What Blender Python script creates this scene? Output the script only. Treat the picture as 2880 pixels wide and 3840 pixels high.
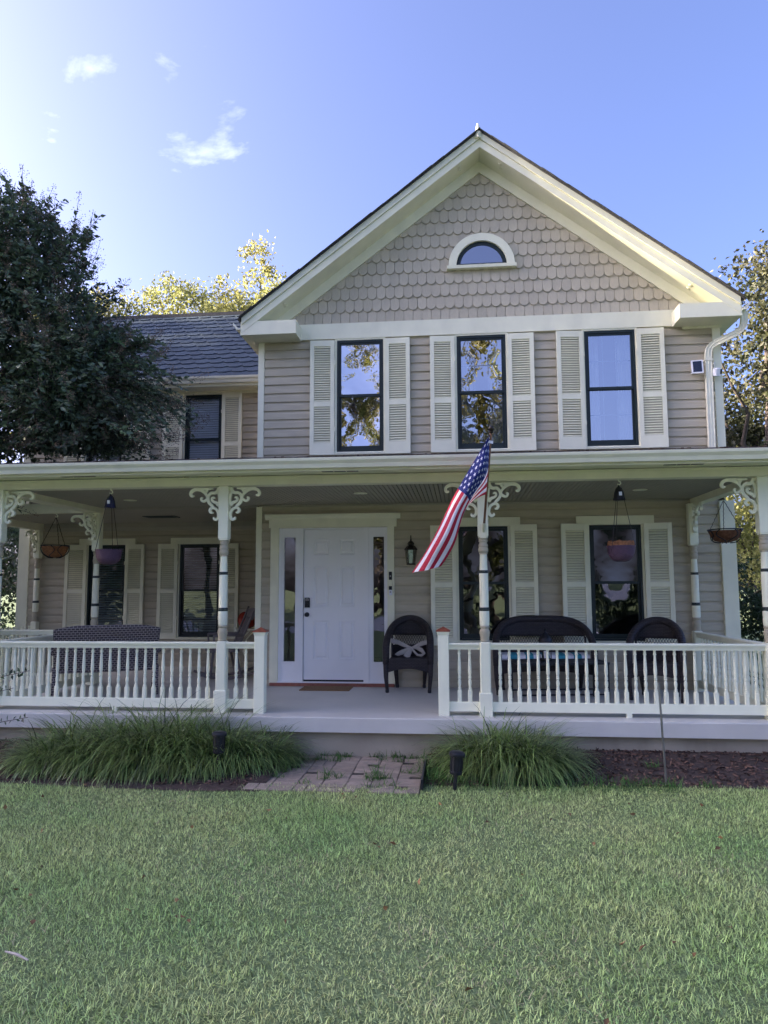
import bpy, math, random
import numpy as np
from mathutils import Vector, Matrix
R = math.radians
random.seed(7); rng = np.random.default_rng(7)
for o in list(bpy.data.objects): bpy.data.objects.remove(o, do_unlink=True)
S = bpy.context.scene; COL = S.collection

# ------------------------------------------------------------------ camera
FPX = 2744.0                                   # focal length in pixels of the 2880x3840 photograph
PITCH, YAW, ROLL = R(5.804), R(5.811), R(-0.2322)
CAM = Vector((0, -10.043, 1.351))
FW = Vector((-math.sin(YAW)*math.cos(PITCH), math.cos(YAW)*math.cos(PITCH), math.sin(PITCH)))
_r = Vector((math.cos(YAW), math.sin(YAW), 0)); _u = _r.cross(FW)
RT = _r*math.cos(ROLL) + _u*math.sin(ROLL); UP = _u*math.cos(ROLL) - _r*math.sin(ROLL)
cd = bpy.data.cameras.new('camera'); cam = bpy.data.objects.new('camera', cd); COL.objects.link(cam)
cam.matrix_world = Matrix(((RT.x, UP.x, -FW.x, CAM.x), (RT.y, UP.y, -FW.y, CAM.y), (RT.z, UP.z, -FW.z, CAM.z), (0, 0, 0, 1)))
cd.sensor_fit = 'VERTICAL'; cd.sensor_height = 36; cd.sensor_width = 27; cd.lens = FPX/3840*36
cd.clip_end = 2000; cd.clip_start = .05
S.camera = cam
S.render.resolution_x, S.render.resolution_y = 768, 1024
def at(u, v, Y=None, Z=None, X=None):
    """point where the ray through photo pixel (u, v) meets a plane"""
    d = FW + RT*((u-1440)/FPX) - UP*((v-1920)/FPX)
    t = (Y-CAM.y)/d.y if Y is not None else (Z-CAM.z)/d.z if Z is not None else (X-CAM.x)/d.x
    return CAM + d*t

# ------------------------------------------------------------------ world, sun, exposure
SUN_AZ, SUN_EL = R(94), R(17.5)                # azimuth left of +Y: low sun behind the added woods on the left
W = bpy.data.worlds.new('World'); S.world = W; W.use_nodes = True
nt = W.node_tree; nt.nodes.clear()
wo = nt.nodes.new('ShaderNodeOutputWorld'); bg = nt.nodes.new('ShaderNodeBackground')
sky = nt.nodes.new('ShaderNodeTexSky'); sky.sky_type = 'NISHITA'; sky.sun_disc = False
sky.sun_elevation = SUN_EL; sky.sun_rotation = -SUN_AZ
sky.altitude = 0; sky.air_density = .5; sky.dust_density = 6.0; sky.ozone_density = 3.0
bg.inputs['Strength'].default_value = .12
# thin high cloud, mixed over the sky by direction
tc = nt.nodes.new('ShaderNodeTexCoord')
mp = nt.nodes.new('ShaderNodeMapping'); mp.inputs['Scale'].default_value = (1.0, 1.0, 2.4); mp.inputs['Location'].default_value = (4.37, 3.95, 10.35)
nz = nt.nodes.new('ShaderNodeTexNoise'); nz.inputs['Scale'].default_value = 2.8; nz.inputs['Detail'].default_value = 9; nz.inputs['Roughness'].default_value = .58; nz.inputs['Distortion'].default_value = .5
cr = nt.nodes.new('ShaderNodeValToRGB'); cr.color_ramp.elements[0].position = .645; cr.color_ramp.elements[0].color = (0, 0, 0, 1)
cr.color_ramp.elements[1].position = 1.0; cr.color_ramp.elements[1].color = (.55, .55, .55, 1)
mx = nt.nodes.new('ShaderNodeMix'); mx.data_type = 'RGBA'; mx.inputs[7].default_value = (9.0, 9.2, 9.8, 1)
tint = nt.nodes.new('ShaderNodeMix'); tint.data_type = 'RGBA'; tint.blend_type = 'MULTIPLY'; tint.inputs[0].default_value = 1; tint.inputs[7].default_value = (.92, .85, 1.0, 1)
L = nt.links.new
L(tc.outputs['Generated'], mp.inputs['Vector']); L(mp.outputs[0], nz.inputs['Vector']); L(nz.outputs['Fac'], cr.inputs[0])
L(cr.outputs[0], mx.inputs[0]); L(sky.outputs[0], tint.inputs[6]); L(tint.outputs[2], mx.inputs[6]); L(mx.outputs[2], bg.inputs['Color']); L(bg.outputs[0], wo.inputs['Surface'])
sd = bpy.data.lights.new('sun', 'SUN'); sd.energy = 3.5; sd.angle = R(.53); sd.color = (1, .86, .66)
sun = bpy.data.objects.new('sun', sd); COL.objects.link(sun)
to_sun = Vector((-math.sin(SUN_AZ)*math.cos(SUN_EL), math.cos(SUN_AZ)*math.cos(SUN_EL), math.sin(SUN_EL)))
sun.rotation_euler = to_sun.to_track_quat('Z', 'Y').to_euler()
S.view_settings.view_transform = 'Standard'; S.view_settings.look = 'None'; S.view_settings.gamma = 1
S.view_settings.use_curve_mapping = False; S.view_settings.exposure = 2.62
S.render.engine = 'CYCLES'; S.cycles.max_bounces = 8; S.cycles.transparent_max_bounces = 16

# ------------------------------------------------------------------ materials
def hexc(c): return (c[0], c[1], c[2], 1)
MATS = {}
def mat(name, col, rough=.6, var=.1, scale=5, stretch=(1, 1, 1), bump=0, bscale=60, bstretch=None, metal=0, spec=.4,
        orand=0, island=0, trans=0, col2=None, dirt=0, dirtcol=(.12, .1, .07), gen=False):
    m = bpy.data.materials.new(name); m.use_nodes = True; n = m.node_tree.nodes; l = m.node_tree.links.new
    b = n['Principled BSDF']; b.inputs['Roughness'].default_value = rough; b.inputs['Metallic'].default_value = metal
    b.inputs['Specular IOR Level'].default_value = spec
    geo = n.new('ShaderNodeNewGeometry')
    def mapped(st, sc):
        mpn = n.new('ShaderNodeMapping'); mpn.inputs['Scale'].default_value = st; l(geo.outputs['Position'], mpn.inputs[0])
        t = n.new('ShaderNodeTexNoise'); t.inputs['Scale'].default_value = sc; t.inputs['Detail'].default_value = 5; l(mpn.outputs[0], t.inputs['Vector']); return t
    t = mapped(stretch, scale)
    mix = n.new('ShaderNodeMix'); mix.data_type = 'RGBA'
    c2 = col2 or tuple(min(1, c*(1+var)) for c in col); c1 = col if col2 else tuple(c*(1-var) for c in col)
    mix.inputs[6].default_value = hexc(c1); mix.inputs[7].default_value = hexc(c2)
    mr = n.new('ShaderNodeMapRange'); mr.inputs[1].default_value = .3; mr.inputs[2].default_value = .7; l(t.outputs['Fac'], mr.inputs[0]); l(mr.outputs[0], mix.inputs[0])
    out = mix.outputs[2]
    if orand or island:
        mul = n.new('ShaderNodeMix'); mul.data_type = 'RGBA'; mul.blend_type = 'MULTIPLY'; mul.inputs[0].default_value = 1
        k = n.new('ShaderNodeMapRange'); k.inputs[3].default_value = 1-(orand or island); k.inputs[4].default_value = 1+(orand or island)
        if orand: oi = n.new('ShaderNodeObjectInfo'); l(oi.outputs['Random'], k.inputs[0])
        else: l(geo.outputs['Random Per Island'], k.inputs[0])
        l(out, mul.inputs[6]); l(k.outputs[0], mul.inputs[7]); out = mul.outputs[2]
    if dirt:
        d = mapped((1, 1, .35), 3.3); r2 = n.new('ShaderNodeMapRange'); r2.inputs[1].default_value = .52; r2.inputs[2].default_value = .78; r2.inputs[4].default_value = dirt; l(d.outputs['Fac'], r2.inputs[0])
        dm = n.new('ShaderNodeMix'); dm.data_type = 'RGBA'; dm.inputs[7].default_value = hexc(dirtcol); l(r2.outputs[0], dm.inputs[0]); l(out, dm.inputs[6]); out = dm.outputs[2]
    l(out, b.inputs['Base Color'])
    if bump:
        bt = mapped(bstretch or stretch, bscale); bn = n.new('ShaderNodeBump'); bn.inputs['Strength'].default_value = bump; bn.inputs['Distance'].default_value = .01
        l(bt.outputs['Fac'], bn.inputs['Height']); l(bn.outputs[0], b.inputs['Normal'])
    if trans:
        tr = n.new('ShaderNodeBsdfTranslucent'); ms = n.new('ShaderNodeMixShader'); ms.inputs[0].default_value = trans
        l(out, tr.inputs['Color']); l(b.outputs[0], ms.inputs[1]); l(tr.outputs[0], ms.inputs[2]); l(ms.outputs[0], n['Material Output'].inputs['Surface'])
    MATS[name] = m; return m

m_siding = mat('taupe siding paint', (.495, .44, .315), .62, .08, 3, (1, 1, 6), .25, 30, (.6, 1, 14), orand=.05, dirt=.28, dirtcol=(.34, .29, .22))
m_scale = mat('taupe shingle paint', (.51, .455, .33), .65, .06, 14, (5, 5, 1), .35, 40, (6, 6, .6), orand=.06)
m_trim = mat('cream trim paint', (.84, .82, .60), .5, .05, 4, bump=.08, bscale=50, dirt=.22, dirtcol=(.5, .47, .36))
m_rail = mat('pale cream rail paint', (.90, .90, .67), .5, .04, 4, bump=.08, bscale=40, dirt=.20, dirtcol=(.5, .47, .38))
m_gut = mat('cream gutter paint', (.83, .81, .62), .42, .05, 3, (.5, 1, 3), dirt=.25, dirtcol=(.42, .40, .30))
m_white = mat('white door paint', (.88, .87, .84), .42, .02, 3, bump=.03, bscale=80)
m_ring = mat('taupe turned paint', (.47, .42, .29), .55, .05, 8)
m_green = mat('dark green paint', (.018, .032, .032), .45, .2, 8)
m_sash = mat('dark green sash paint', (.012, .022, .020), .42, .15, 8)
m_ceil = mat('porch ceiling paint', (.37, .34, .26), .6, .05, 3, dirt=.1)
m_slab = mat('grey porch floor paint', (.62, .60, .53), .5, .08, 1.6, bump=.12, bscale=25, dirt=.35, dirtcol=(.50, .48, .48))
m_plinth = mat('stained concrete', (.43, .37, .27), .85, .14, 2.5, bump=.3, bscale=35, dirt=.6, dirtcol=(.24, .20, .14))
m_roof = mat('slate grey shingle', (.062, .083, .102), .95, .12, 40, bump=.5, bscale=220, orand=.12, spec=.15)
m_roofdark = mat('dark roof edge', (.06, .06, .062), .9, .3, 30, bump=.5, bscale=150)
m_proof = mat('porch roof shingle', (.07, .065, .06), .9, .5, 20, bump=.6, bscale=90)
m_copper = mat('copper cap', (.38, .12, .07), .45, .2, 12, metal=.35)
m_brick = mat('paver brick', (.31, .25, .19), .85, .12, 14, bump=.5, bscale=90, orand=.16, dirt=.3, dirtcol=(.16, .14, .12))
m_thresh = mat('red brick', (.28, .11, .075), .8, .2, 20, bump=.4, bscale=80)
m_joint = mat('joint soil', (.07, .06, .045), .95, .3, 30, bump=.5)
m_soil = mat('lawn soil', (.075, .11, .04), .95, .3, 55, bump=.8, bscale=90, col2=(.23, .30, .12))
m_mulch = mat('mulch bed soil', (.06, .042, .032), .95, .4, 25, bump=.8, bscale=60)
m_chip = mat('mulch chip', (.12, .072, .05), .9, .3, 30, island=.65)
m_grass = mat('grass blades', (.345, .50, .17), .6, .2, 1.0, island=.82, trans=.25, col2=(.58, .62, .26), spec=.25)
m_liri = mat('liriope blades', (.10, .185, .05), .32, .2, 9, island=.8, trans=.2, col2=(.25, .31, .095), spec=.5)
m_weed = mat('weed blades', (.07, .17, .03), .55, .2, 4, island=.4, trans=.25)
m_myrtle = mat('dark myrtle leaf', (.08, .135, .065), .42, .3, 1.2, island=.6, trans=.3, col2=(.115, .15, .085), spec=.5)
m_seed = mat('brown seed head', (.17, .125, .08), .8, .3, 5, island=.4)
m_yellow = mat('yellow green leaf', (.42, .39, .13), .5, .25, .6, island=.4, trans=.5, col2=(.27, .30, .10))
m_oak = mat('olive brown leaf', (.05, .068, .028), .5, .3, .6, island=.55, trans=.3, col2=(.11, .10, .045))
m_bush = mat('shrub leaf', (.045, .085, .035), .45, .3, 1.5, island=.5, trans=.25, col2=(.08, .11, .05))
m_sunleaf = mat('far side leaf', (.14, .17, .035), .5, .3, .5, island=.4, trans=.35, col2=(.24, .19, .05))
m_bark = mat('grey bark', (.10, .08, .065), .9, .3, 8, (1, 1, .3), .6, 20)
m_black = mat('black metal', (.012, .012, .014), .45, .2, 20)
m_lampblk = mat('black lamp plastic', (.02, .021, .025), .38, .2, 20)
m_bronze = mat('aged bronze', (.035, .028, .022), .4, .3, 20, metal=.5)
m_steel = mat('grey steel', (.35, .34, .33), .4, .1, 20, metal=.8)
m_polewood = mat('pole wood', (.24, .12, .055), .5, .2, 20, (1, 1, .2))
m_grey = mat('weathered wood', (.20, .175, .165), .85, .25, 12, (1, 1, .2), .4, 60)
m_ribbon = mat('linen ribbon', (.47, .42, .36), .85, .08, 30, bump=.2, bscale=300)
m_matb = mat('coir mat', (.27, .165, .08), .95, .25, 60, bump=.9, bscale=400)
m_pump = mat('red pumpkin', (.36, .035, .015), .45, .2, 10)
m_pump2 = mat('dark pumpkin', (.05, .025, .02), .5, .2, 10)
m_coco = mat('coco liner', (.30, .135, .06), .95, .3, 40, bump=1, bscale=260)
m_cocod = mat('dark coco liner', (.17, .075, .04), .95, .35, 30, bump=1, bscale=200)
m_purple = mat('purple wicker pot', (.10, .052, .088), .55, .12, 40, (1, 1, 3), .9, 90, (.4, .4, 2.2))
m_bell = mat('navy bell', (.012, .015, .06), .15, .2, 10, spec=.8)
m_teal = mat('teal fabric', (.05, .30, .36), .85, .08, 30)
m_fabw = mat('white fabric', (.75, .75, .74), .85, .05, 30)
m_red = mat('flag red', (.44, .018, .045), .8, .06, 12, bump=.1, bscale=400, trans=.25)
m_fwhite = mat('flag white', (.78, .78, .80), .8, .03, 12, bump=.1, bscale=400, trans=.25)
m_blue = mat('flag blue', (.012, .022, .14), .8, .1, 12, bump=.1, bscale=400, trans=.2)
m_curtain = mat('sheer curtain', (.70, .70, .70), .9, .05, 6)
m_blind = mat('window blind', (.85, .86, .88), .7, .04, 6)
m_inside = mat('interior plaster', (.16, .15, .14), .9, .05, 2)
m_drive = mat('concrete drive', (.62, .60, .58), .85, .06, 1)
m_solar = mat('solar cell', (.012, .015, .03), .12, .2, 10, spec=.7)
m_plastic = mat('white plastic', (.80, .80, .80), .35, .02, 10)
m_lglass = mat('frosted lamp glass', (.55, .55, .50), .25, .1, 20)

def wicker_mat(name, col, light, sx, sz):
    m = bpy.data.materials.new(name); m.use_nodes = True; n = m.node_tree.nodes; l = m.node_tree.links.new; b = n['Principled BSDF']
    tcn = n.new('ShaderNodeTexCoord'); br = n.new('ShaderNodeTexBrick'); mpn = n.new('ShaderNodeMapping'); mpn.inputs['Rotation'].default_value = (R(90), 0, 0)
    l(tcn.outputs['Object'], mpn.inputs[0]); l(mpn.outputs[0], br.inputs['Vector'])
    br.inputs['Scale'].default_value = 1; br.inputs['Brick Width'].default_value = sx; br.inputs['Row Height'].default_value = sz; br.inputs['Mortar Size'].default_value = sz*.22; br.inputs['Mortar Smooth'].default_value = 1
    br.inputs['Color1'].default_value = hexc(col); br.inputs['Color2'].default_value = hexc(tuple(c*.75 for c in col)); br.inputs['Mortar'].default_value = hexc(light)
    l(br.outputs['Color'], b.inputs['Base Color']); b.inputs['Roughness'].default_value = .5; b.inputs['Specular IOR Level'].default_value = .35
    bn = n.new('ShaderNodeBump'); bn.inputs['Strength'].default_value = .8; bn.inputs['Distance'].default_value = .008; bn.invert = True
    l(br.outputs['Fac'], bn.inputs['Height']); l(bn.outputs[0], b.inputs['Normal']); return m
m_wick = wicker_mat('black wicker', (.060, .050, .050), (.010, .008, .009), .045, .018)
m_wickb = wicker_mat('brown resin wicker', (.095, .075, .078), (.50, .44, .40), .046, .028)

def glass_mat(name, refl, tintc, bump):
    m = bpy.data.materials.new(name); m.use_nodes = True; n = m.node_tree.nodes; l = m.node_tree.links.new; n.remove(n['Principled BSDF'])
    gl = n.new('ShaderNodeBsdfGlossy'); gl.inputs['Roughness'].default_value = .008; gl.inputs['Color'].default_value = (.96, .97, 1, 1)
    tr = n.new('ShaderNodeBsdfTransparent'); tr.inputs['Color'].default_value = hexc(tintc)
    ms = n.new('ShaderNodeMixShader'); fr = n.new('ShaderNodeLayerWeight'); fr.inputs['Blend'].default_value = .25
    mr = n.new('ShaderNodeMapRange'); mr.inputs[3].default_value = refl; mr.inputs[4].default_value = 1; l(fr.outputs['Fresnel'], mr.inputs[0])
    geo = n.new('ShaderNodeNewGeometry'); t = n.new('ShaderNodeTexNoise'); t.inputs['Scale'].default_value = 5; t.inputs['Detail'].default_value = 1.5; l(geo.outputs['Position'], t.inputs['Vector'])
    bn = n.new('ShaderNodeBump'); bn.inputs['Strength'].default_value = bump; bn.inputs['Distance'].default_value = .01; l(t.outputs['Fac'], bn.inputs['Height']); l(bn.outputs[0], gl.inputs['Normal'])
    l(mr.outputs[0], ms.inputs[0]); l(tr.outputs[0], ms.inputs[1]); l(gl.outputs[0], ms.inputs[2]); l(ms.outputs[0], n['Material Output'].inputs['Surface']); return m
m_glass = glass_mat('window glass', .45, (.75, .8, .8), .10)
m_glasswavy = glass_mat('wavy window glass', .55, (.6, .65, .65), .35)
m_glassdark = glass_mat('dark window glass', .07, (.45, .5, .5), .10)
m_glasslow = glass_mat('porch window glass', .11, (.5, .55, .55), .14)

# ------------------------------------------------------------------ mesh helpers
class MB:
    def __init__(s): s.v = []; s.f = []; s.m = []
    def add(s, v, f, m=0):
        b = len(s.v); s.v += [tuple(p) for p in v]; s.f += [tuple(i+b for i in q) for q in f]; s.m += [m]*len(f); return s
    def box(s, x0, x1, y0, y1, z0, z1, m=0):
        v = [(x0, y0, z0), (x1, y0, z0), (x1, y1, z0), (x0, y1, z0), (x0, y0, z1), (x1, y0, z1), (x1, y1, z1), (x0, y1, z1)]
        return s.add(v, [(0, 3, 2, 1), (4, 5, 6, 7), (0, 1, 5, 4), (1, 2, 6, 5), (2, 3, 7, 6), (3, 0, 4, 7)], m)
    def cbox(s, x0, x1, y0, y1, z0, z1, c=.006, m=0):
        """box whose vertical edges and top edge are chamfered"""
        def ring(z, i): return [(x0+c+i, y0+i, z), (x1-c-i, y0+i, z), (x1-i, y0+c+i, z), (x1-i, y1-c-i, z), (x1-c-i, y1-i, z), (x0+c+i, y1-i, z), (x0+i, y1-c-i, z), (x0+i, y0+c+i, z)]
        v = ring(z0, 0)+ring(z1-c, 0)+ring(z1, c*.9)
        f = [tuple(range(7, -1, -1)), tuple(range(16, 24))]
        for k in (0, 8):
            for i in range(8): j = (i+1) % 8; f.append((k+i, k+j, k+8+j, k+8+i))
        return s.add(v, f, m)
    def extr(s, pts, axis, a, b, m=0):
        """extrude a 2-D polygon along an axis: axis 'x' uses (y,z), 'y' uses (x,z), 'z' uses (x,y)"""
        n = len(pts)
        def mk(t): return [{'x': (t, p, q), 'y': (p, t, q), 'z': (p, q, t)}[axis] for p, q in pts]
        v = mk(a)+mk(b); f = [tuple(range(n)), tuple(range(2*n-1, n-1, -1))]
        for i in range(n): j = (i+1) % n; f.append((i, i+n, j+n, j))
        return s.add(v, f, m)
    def lathe(s, prof, c=(0, 0), n=16, m=0, cap=True, ms=None):
        v = []; f = []
        for r, z in prof:
            for i in range(n): a = 2*math.pi*i/n; v.append((c[0]+r*math.cos(a), c[1]+r*math.sin(a), z))
        mm = []
        for k in range(len(prof)-1):
            for i in range(n): j = (i+1) % n; f.append((k*n+i, k*n+j, (k+1)*n+j, (k+1)*n+i)); mm.append(ms[k] if ms else m)
        if cap: f.append(tuple(range(n-1, -1, -1))); f.append(tuple(range((len(prof)-1)*n, len(prof)*n))); mm += [ms[0] if ms else m, ms[-1] if ms else m]
        b = len(s.v); s.v += v; s.f += [tuple(i+b for i in q) for q in f]; s.m += mm; return s
    def tube(s, pts, rad, n=8, m=0, cap=True):
        pts = [Vector(p) for p in pts]; N = len(pts); rad = [rad]*N if isinstance(rad, (int, float)) else rad
        v = []; prev = None
        for i, p in enumerate(pts):
            d = (pts[min(i+1, N-1)]-pts[max(i-1, 0)]).normalized()
            if prev is None: prev = d.orthogonal().normalized()
            a = (prev - d*prev.dot(d)); a = a.normalized() if a.length > 1e-6 else d.orthogonal().normalized(); prev = a; b = d.cross(a)
            for k in range(n): t = 2*math.pi*k/n; v.append(p+(a*math.cos(t)+b*math.sin(t))*rad[i])
        f = [(k*n+i, k*n+(i+1) % n, (k+1)*n+(i+1) % n, (k+1)*n+i) for k in range(N-1) for i in range(n)]
        if cap: f += [tuple(range(n-1, -1, -1)), tuple(range((N-1)*n, N*n))]
        return s.add(v, f, m)
    def ribbon(s, pts, wid, y0, y1, m=0):
        """flat scroll stroke in the x-z plane with given widths, extruded from y0 to y1"""
        P = [Vector((p[0], p[1])) for p in pts]; N = len(P); l = []; r = []
        for i, p in enumerate(P):
            d = (P[min(i+1, N-1)]-P[max(i-1, 0)]).normalized(); nn = Vector((-d.y, d.x))*wid[i]/2; l.append(p+nn); r.append(p-nn)
        v = [(q.x, y0, q.y) for q in l]+[(q.x, y0, q.y) for q in r]+[(q.x, y1, q.y) for q in l]+[(q.x, y1, q.y) for q in r]; f = []
        for i in range(N-1):
            f += [(i, i+1, N+i+1, N+i), (2*N+i, 3*N+i, 3*N+i+1, 2*N+i+1), (i, 2*N+i, 2*N+i+1, i+1), (N+i, N+i+1, 3*N+i+1, 3*N+i)]
        f += [(0, N, 3*N, 2*N), (N-1, 3*N-1, 4*N-1, 2*N-1)]
        return s.add(v, f, m)
    def mesh(s, name, mats, smooth=False):
        me = bpy.data.meshes.new(name); me.from_pydata(s.v, [], s.f); mats = mats if isinstance(mats, (list, tuple)) else [mats]
        for q in mats: me.materials.append(q)
        if len(mats) > 1: me.polygons.foreach_set('material_index', s.m)
        me.update()
        if smooth: me.shade_smooth() if smooth is True else (me.shade_smooth(), me.set_sharp_from_angle(angle=R(smooth)))
        return me
    def build(s, name, mats, parent=None, smooth=False, loc=(0, 0, 0), rot=(0, 0, 0)):
        return place(name, s.mesh(name, mats, smooth), parent, loc, rot)
def place(name, me, parent=None, loc=(0, 0, 0), rot=(0, 0, 0)):
    o = bpy.data.objects.new(name, me); COL.objects.link(o); o.location = loc; o.rotation_euler = rot
    if parent: o.parent = parent
    return o
def thing(name, label, cat, loc=(0, 0, 0), rz=0, group=None):
    o = bpy.data.objects.new(name, None); COL.objects.link(o); o.location = loc; o.rotation_euler = (0, 0, rz); o.empty_display_size = .1
    return tag(o, label, cat, group)
def tag(o, label, cat, group=None):
    o['label'] = label; o['category'] = cat
    if group: o['group'] = group
    return o
def kind(o, k): o['kind'] = k; return o
def npmesh(name, verts, faces, mats, nv):
    """fast mesh from numpy arrays; every face has nv corners"""
    me = bpy.data.meshes.new(name); verts = np.asarray(verts, np.float32).reshape(-1, 3); faces = np.asarray(faces, np.int32).reshape(-1, nv)
    me.vertices.add(len(verts)); me.vertices.foreach_set('co', verts.ravel())
    me.loops.add(faces.size); me.loops.foreach_set('vertex_index', faces.ravel())
    me.polygons.add(len(faces)); me.polygons.foreach_set('loop_start', np.arange(0, faces.size, nv, dtype=np.int32))
    me.materials.append(mats); me.update(calc_edges=True); return me
def unit(a): return a/np.maximum(np.linalg.norm(a, axis=-1, keepdims=True), 1e-9)
def leaves(name, base, dirs, length, width, m, parent):
    """folded diamond leaves: base points, unit directions, lengths"""
    base = np.asarray(base); N = len(base); d = unit(np.asarray(dirs)); w = unit(np.cross(d, rng.normal(size=(N, 3)))); nn = np.cross(d, w)
    ln = np.asarray(length).reshape(-1, 1)*np.ones((N, 1)); wd = np.asarray(width).reshape(-1, 1)*np.ones((N, 1))
    fold = wd*.22
    mid = base+d*ln*.48
    V = np.stack([base, mid+w*wd/2+nn*fold, base+d*ln-nn*ln*.06, mid-w*wd/2+nn*fold], 1)
    i = np.arange(N)[:, None]*4
    Fc = np.concatenate([i+np.array([[0, 1, 2]]), i+np.array([[0, 2, 3]])], 1)
    return place(name, npmesh(name, V, Fc, m, 3), parent)
def blades(base, dirs, length, width, curl, seg):
    """curved tapering blades; returns verts and quad faces"""
    N = len(base); up = np.array([0, 0, 1.]); d = unit(dirs); h = d.copy(); h[:, 2] = 0; h = unit(h+1e-6); side = np.stack([-h[:, 1], h[:, 0], 0*h[:, 0]], 1)
    V = np.zeros((N, (seg+1)*2, 3)); p = base.copy(); el = np.arcsin(np.clip(d[:, 2], -1, 1))
    for k in range(seg+1):
        t = k/seg; ww = (width*(1-t**1.6)*.5+.0006)[:, None]
        V[:, 2*k] = p+side*ww; V[:, 2*k+1] = p-side*ww
        e = el-curl*(k+.5)/seg
        p = p+(h*np.cos(e)[:, None]+up*np.sin(e)[:, None])*(length/seg)[:, None]
    i = (np.arange(N)*(seg+1)*2)[:, None]
    Fc = np.concatenate([i+np.array([[2*k, 2*k+1, 2*k+3, 2*k+2]]) for k in range(seg)], 1)
    return V, Fc

# ------------------------------------------------------------------ main dimensions (porch floor = z 0)
GZ = -.42                     # lawn level
PY = -2.193                   # front face of porch posts
PC = PY+.055                  # post centre line
WL, WR = -2.795, 3.53         # main block corners
XC = .367                     # gable axis
LWY = 2.3                     # left wing wall plane
CEIL = 2.50
ROOF_S = .7556
POSTX = [-5.25, -2.592, .262, 3.137]

# ------------------------------------------------------------------ ground
lawn = MB(); lawn.add([(-250, -260, GZ), (250, -260, GZ), (250, 240, GZ), (-250, 240, GZ)], [(0, 1, 2, 3)])
lawn = kind(lawn.build('lawn', m_soil), 'structure')
dv = MB(); dv.add([(-40, -30, GZ+.006), (60, -27, GZ+.006), (60, -17, GZ+.006), (-40, -20, GZ+.006)], [(0, 1, 2, 3)])
kind(dv.build('driveway', m_drive), 'structure')
def bed_front(x): return -3.36+.10*math.sin(x*.9+.6)-.20*max(0, min(1, (-x-.6)/1.2))+.14*max(0, min(1, (x-.8)/1.5))
def bed_z(x, y):
    t = (y-bed_front(x))/max(.2, (-2.27-bed_front(x))); t = max(0, min(1, t)); return GZ+.008+.115*t*t*(3-2*t)
b = MB(); xs = np.linspace(-7, 7, 57); vv = []; ff = []
for x in xs:
    for k in range(9): y = bed_front(x)+(-2.2-bed_front(x))*k/8; vv.append((x, y, bed_z(x, y)+(.006*math.sin(x*17+y*23))))
for i in range(56):
    for k in range(8): ff.append((i*9+k, (i+1)*9+k, (i+1)*9+k+1, i*9+k+1))
PATH = (-1.86, -.36)
ff = [q for q in ff if not (PATH[0]+.0 < (vv[q[0]][0]+vv[q[1]][0])/2 < PATH[1]-.0)]
b.add(vv, ff); bed = kind(b.build('garden_bed', m_mulch, smooth=True), 'structure')

# brick path in basket weave
pm = MB(); pm.box(PATH[0]-.1, PATH[1], -3.56, -2.25, GZ-.05, GZ+.003); path = kind(pm.build('brick_path', m_joint), 'structure')
bm = MB(); bm.cbox(-.1085, .1085, -.0535, .0535, -.03, .03, .005); brick_me = bm.mesh('brick', m_brick)
U = .222; ix = 0
for i in range(8):
    for j in range(6):
        cx = PATH[1]-.115-i*U; cy = -2.37-j*U
        if cx < PATH[0]-.12+.05*j*0: continue
        for s in (-1, 1):
            hor = (i+j) % 2 == 0
            if not hor and random.random() < .45: hor = True
            loc = (cx+random.uniform(-.002, .002), cy+s*.0555, GZ-.015+random.uniform(-.003, .003)) if hor else (cx+s*.0555, cy+random.uniform(-.002, .002), GZ-.015+random.uniform(-.003, .003))
            place('brick', brick_me, path, loc, (R(random.uniform(-.7, .7)), R(random.uniform(-.7, .7)), (0 if hor else R(90))+R(random.uniform(-1, 1))))

# ------------------------------------------------------------------ house
house = thing('house', 'two storey taupe clapboard house with cream trim, scalloped front gable and wide covered porch', 'house', (0, 0, 0))
def part(mb, name, m, parent=None, smooth=False): return mb.build(name, m, parent or house, smooth)

# porch slab and plinth
sl = MB()
sl.extr([(-2.376, -.15), (-2.376, -.008), (-2.366, 0), (.02, 0), (.02, -.15)], 'x', -5.42, 3.32)
part(sl, 'porch_floor', m_slab)
s2 = MB(); s2.box(-7.75, WL-.0, .02, LWY, -.15, -.001); part(s2, 'porch_floor', m_slab)
pl = MB(); pl.box(-5.32, 3.24, -2.285, -.1, -.6, -.15); pl.box(-7.65, WL, -.08, LWY, -.6, -.152); part(pl, 'porch_plinth', m_plinth)

# ---- walls with real openings
def wall(name, x0, x1, z0, z1, Y, openings, m, thick=.16):
    xs = sorted({x0, x1, *[v for o in openings for v in (o[0], o[1]) if x0 < v < x1]}); zs = sorted({z0, z1, *[v for o in openings for v in (o[2], o[3]) if z0 < v < z1]})
    w = MB()
    for i in range(len(xs)-1):
        for k in range(len(zs)-1):
            cx, cz = (xs[i]+xs[i+1])/2, (zs[k]+zs[k+1])/2
            if any(o[0] < cx < o[1] and o[2] < cz < o[3] for o in openings): continue
            for yy in (Y, Y+thick): w.add([(xs[i], yy, zs[k]), (xs[i+1], yy, zs[k]), (xs[i+1], yy, zs[k+1]), (xs[i], yy, zs[k+1])], [(0, 1, 2, 3)])
    for o in openings:                          # reveals
        a, c, d, e = o; w.add([(a, Y, d), (c, Y, d), (c, Y, e), (a, Y, e), (a, Y+thick, d), (c, Y+thick, d), (c, Y+thick, e), (a, Y+thick, e)], [(0, 1, 5, 4), (1, 2, 6, 5), (2, 3, 7, 6), (3, 0, 4, 7)])
    return part(w, name, m)
EXPO = .127
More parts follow.
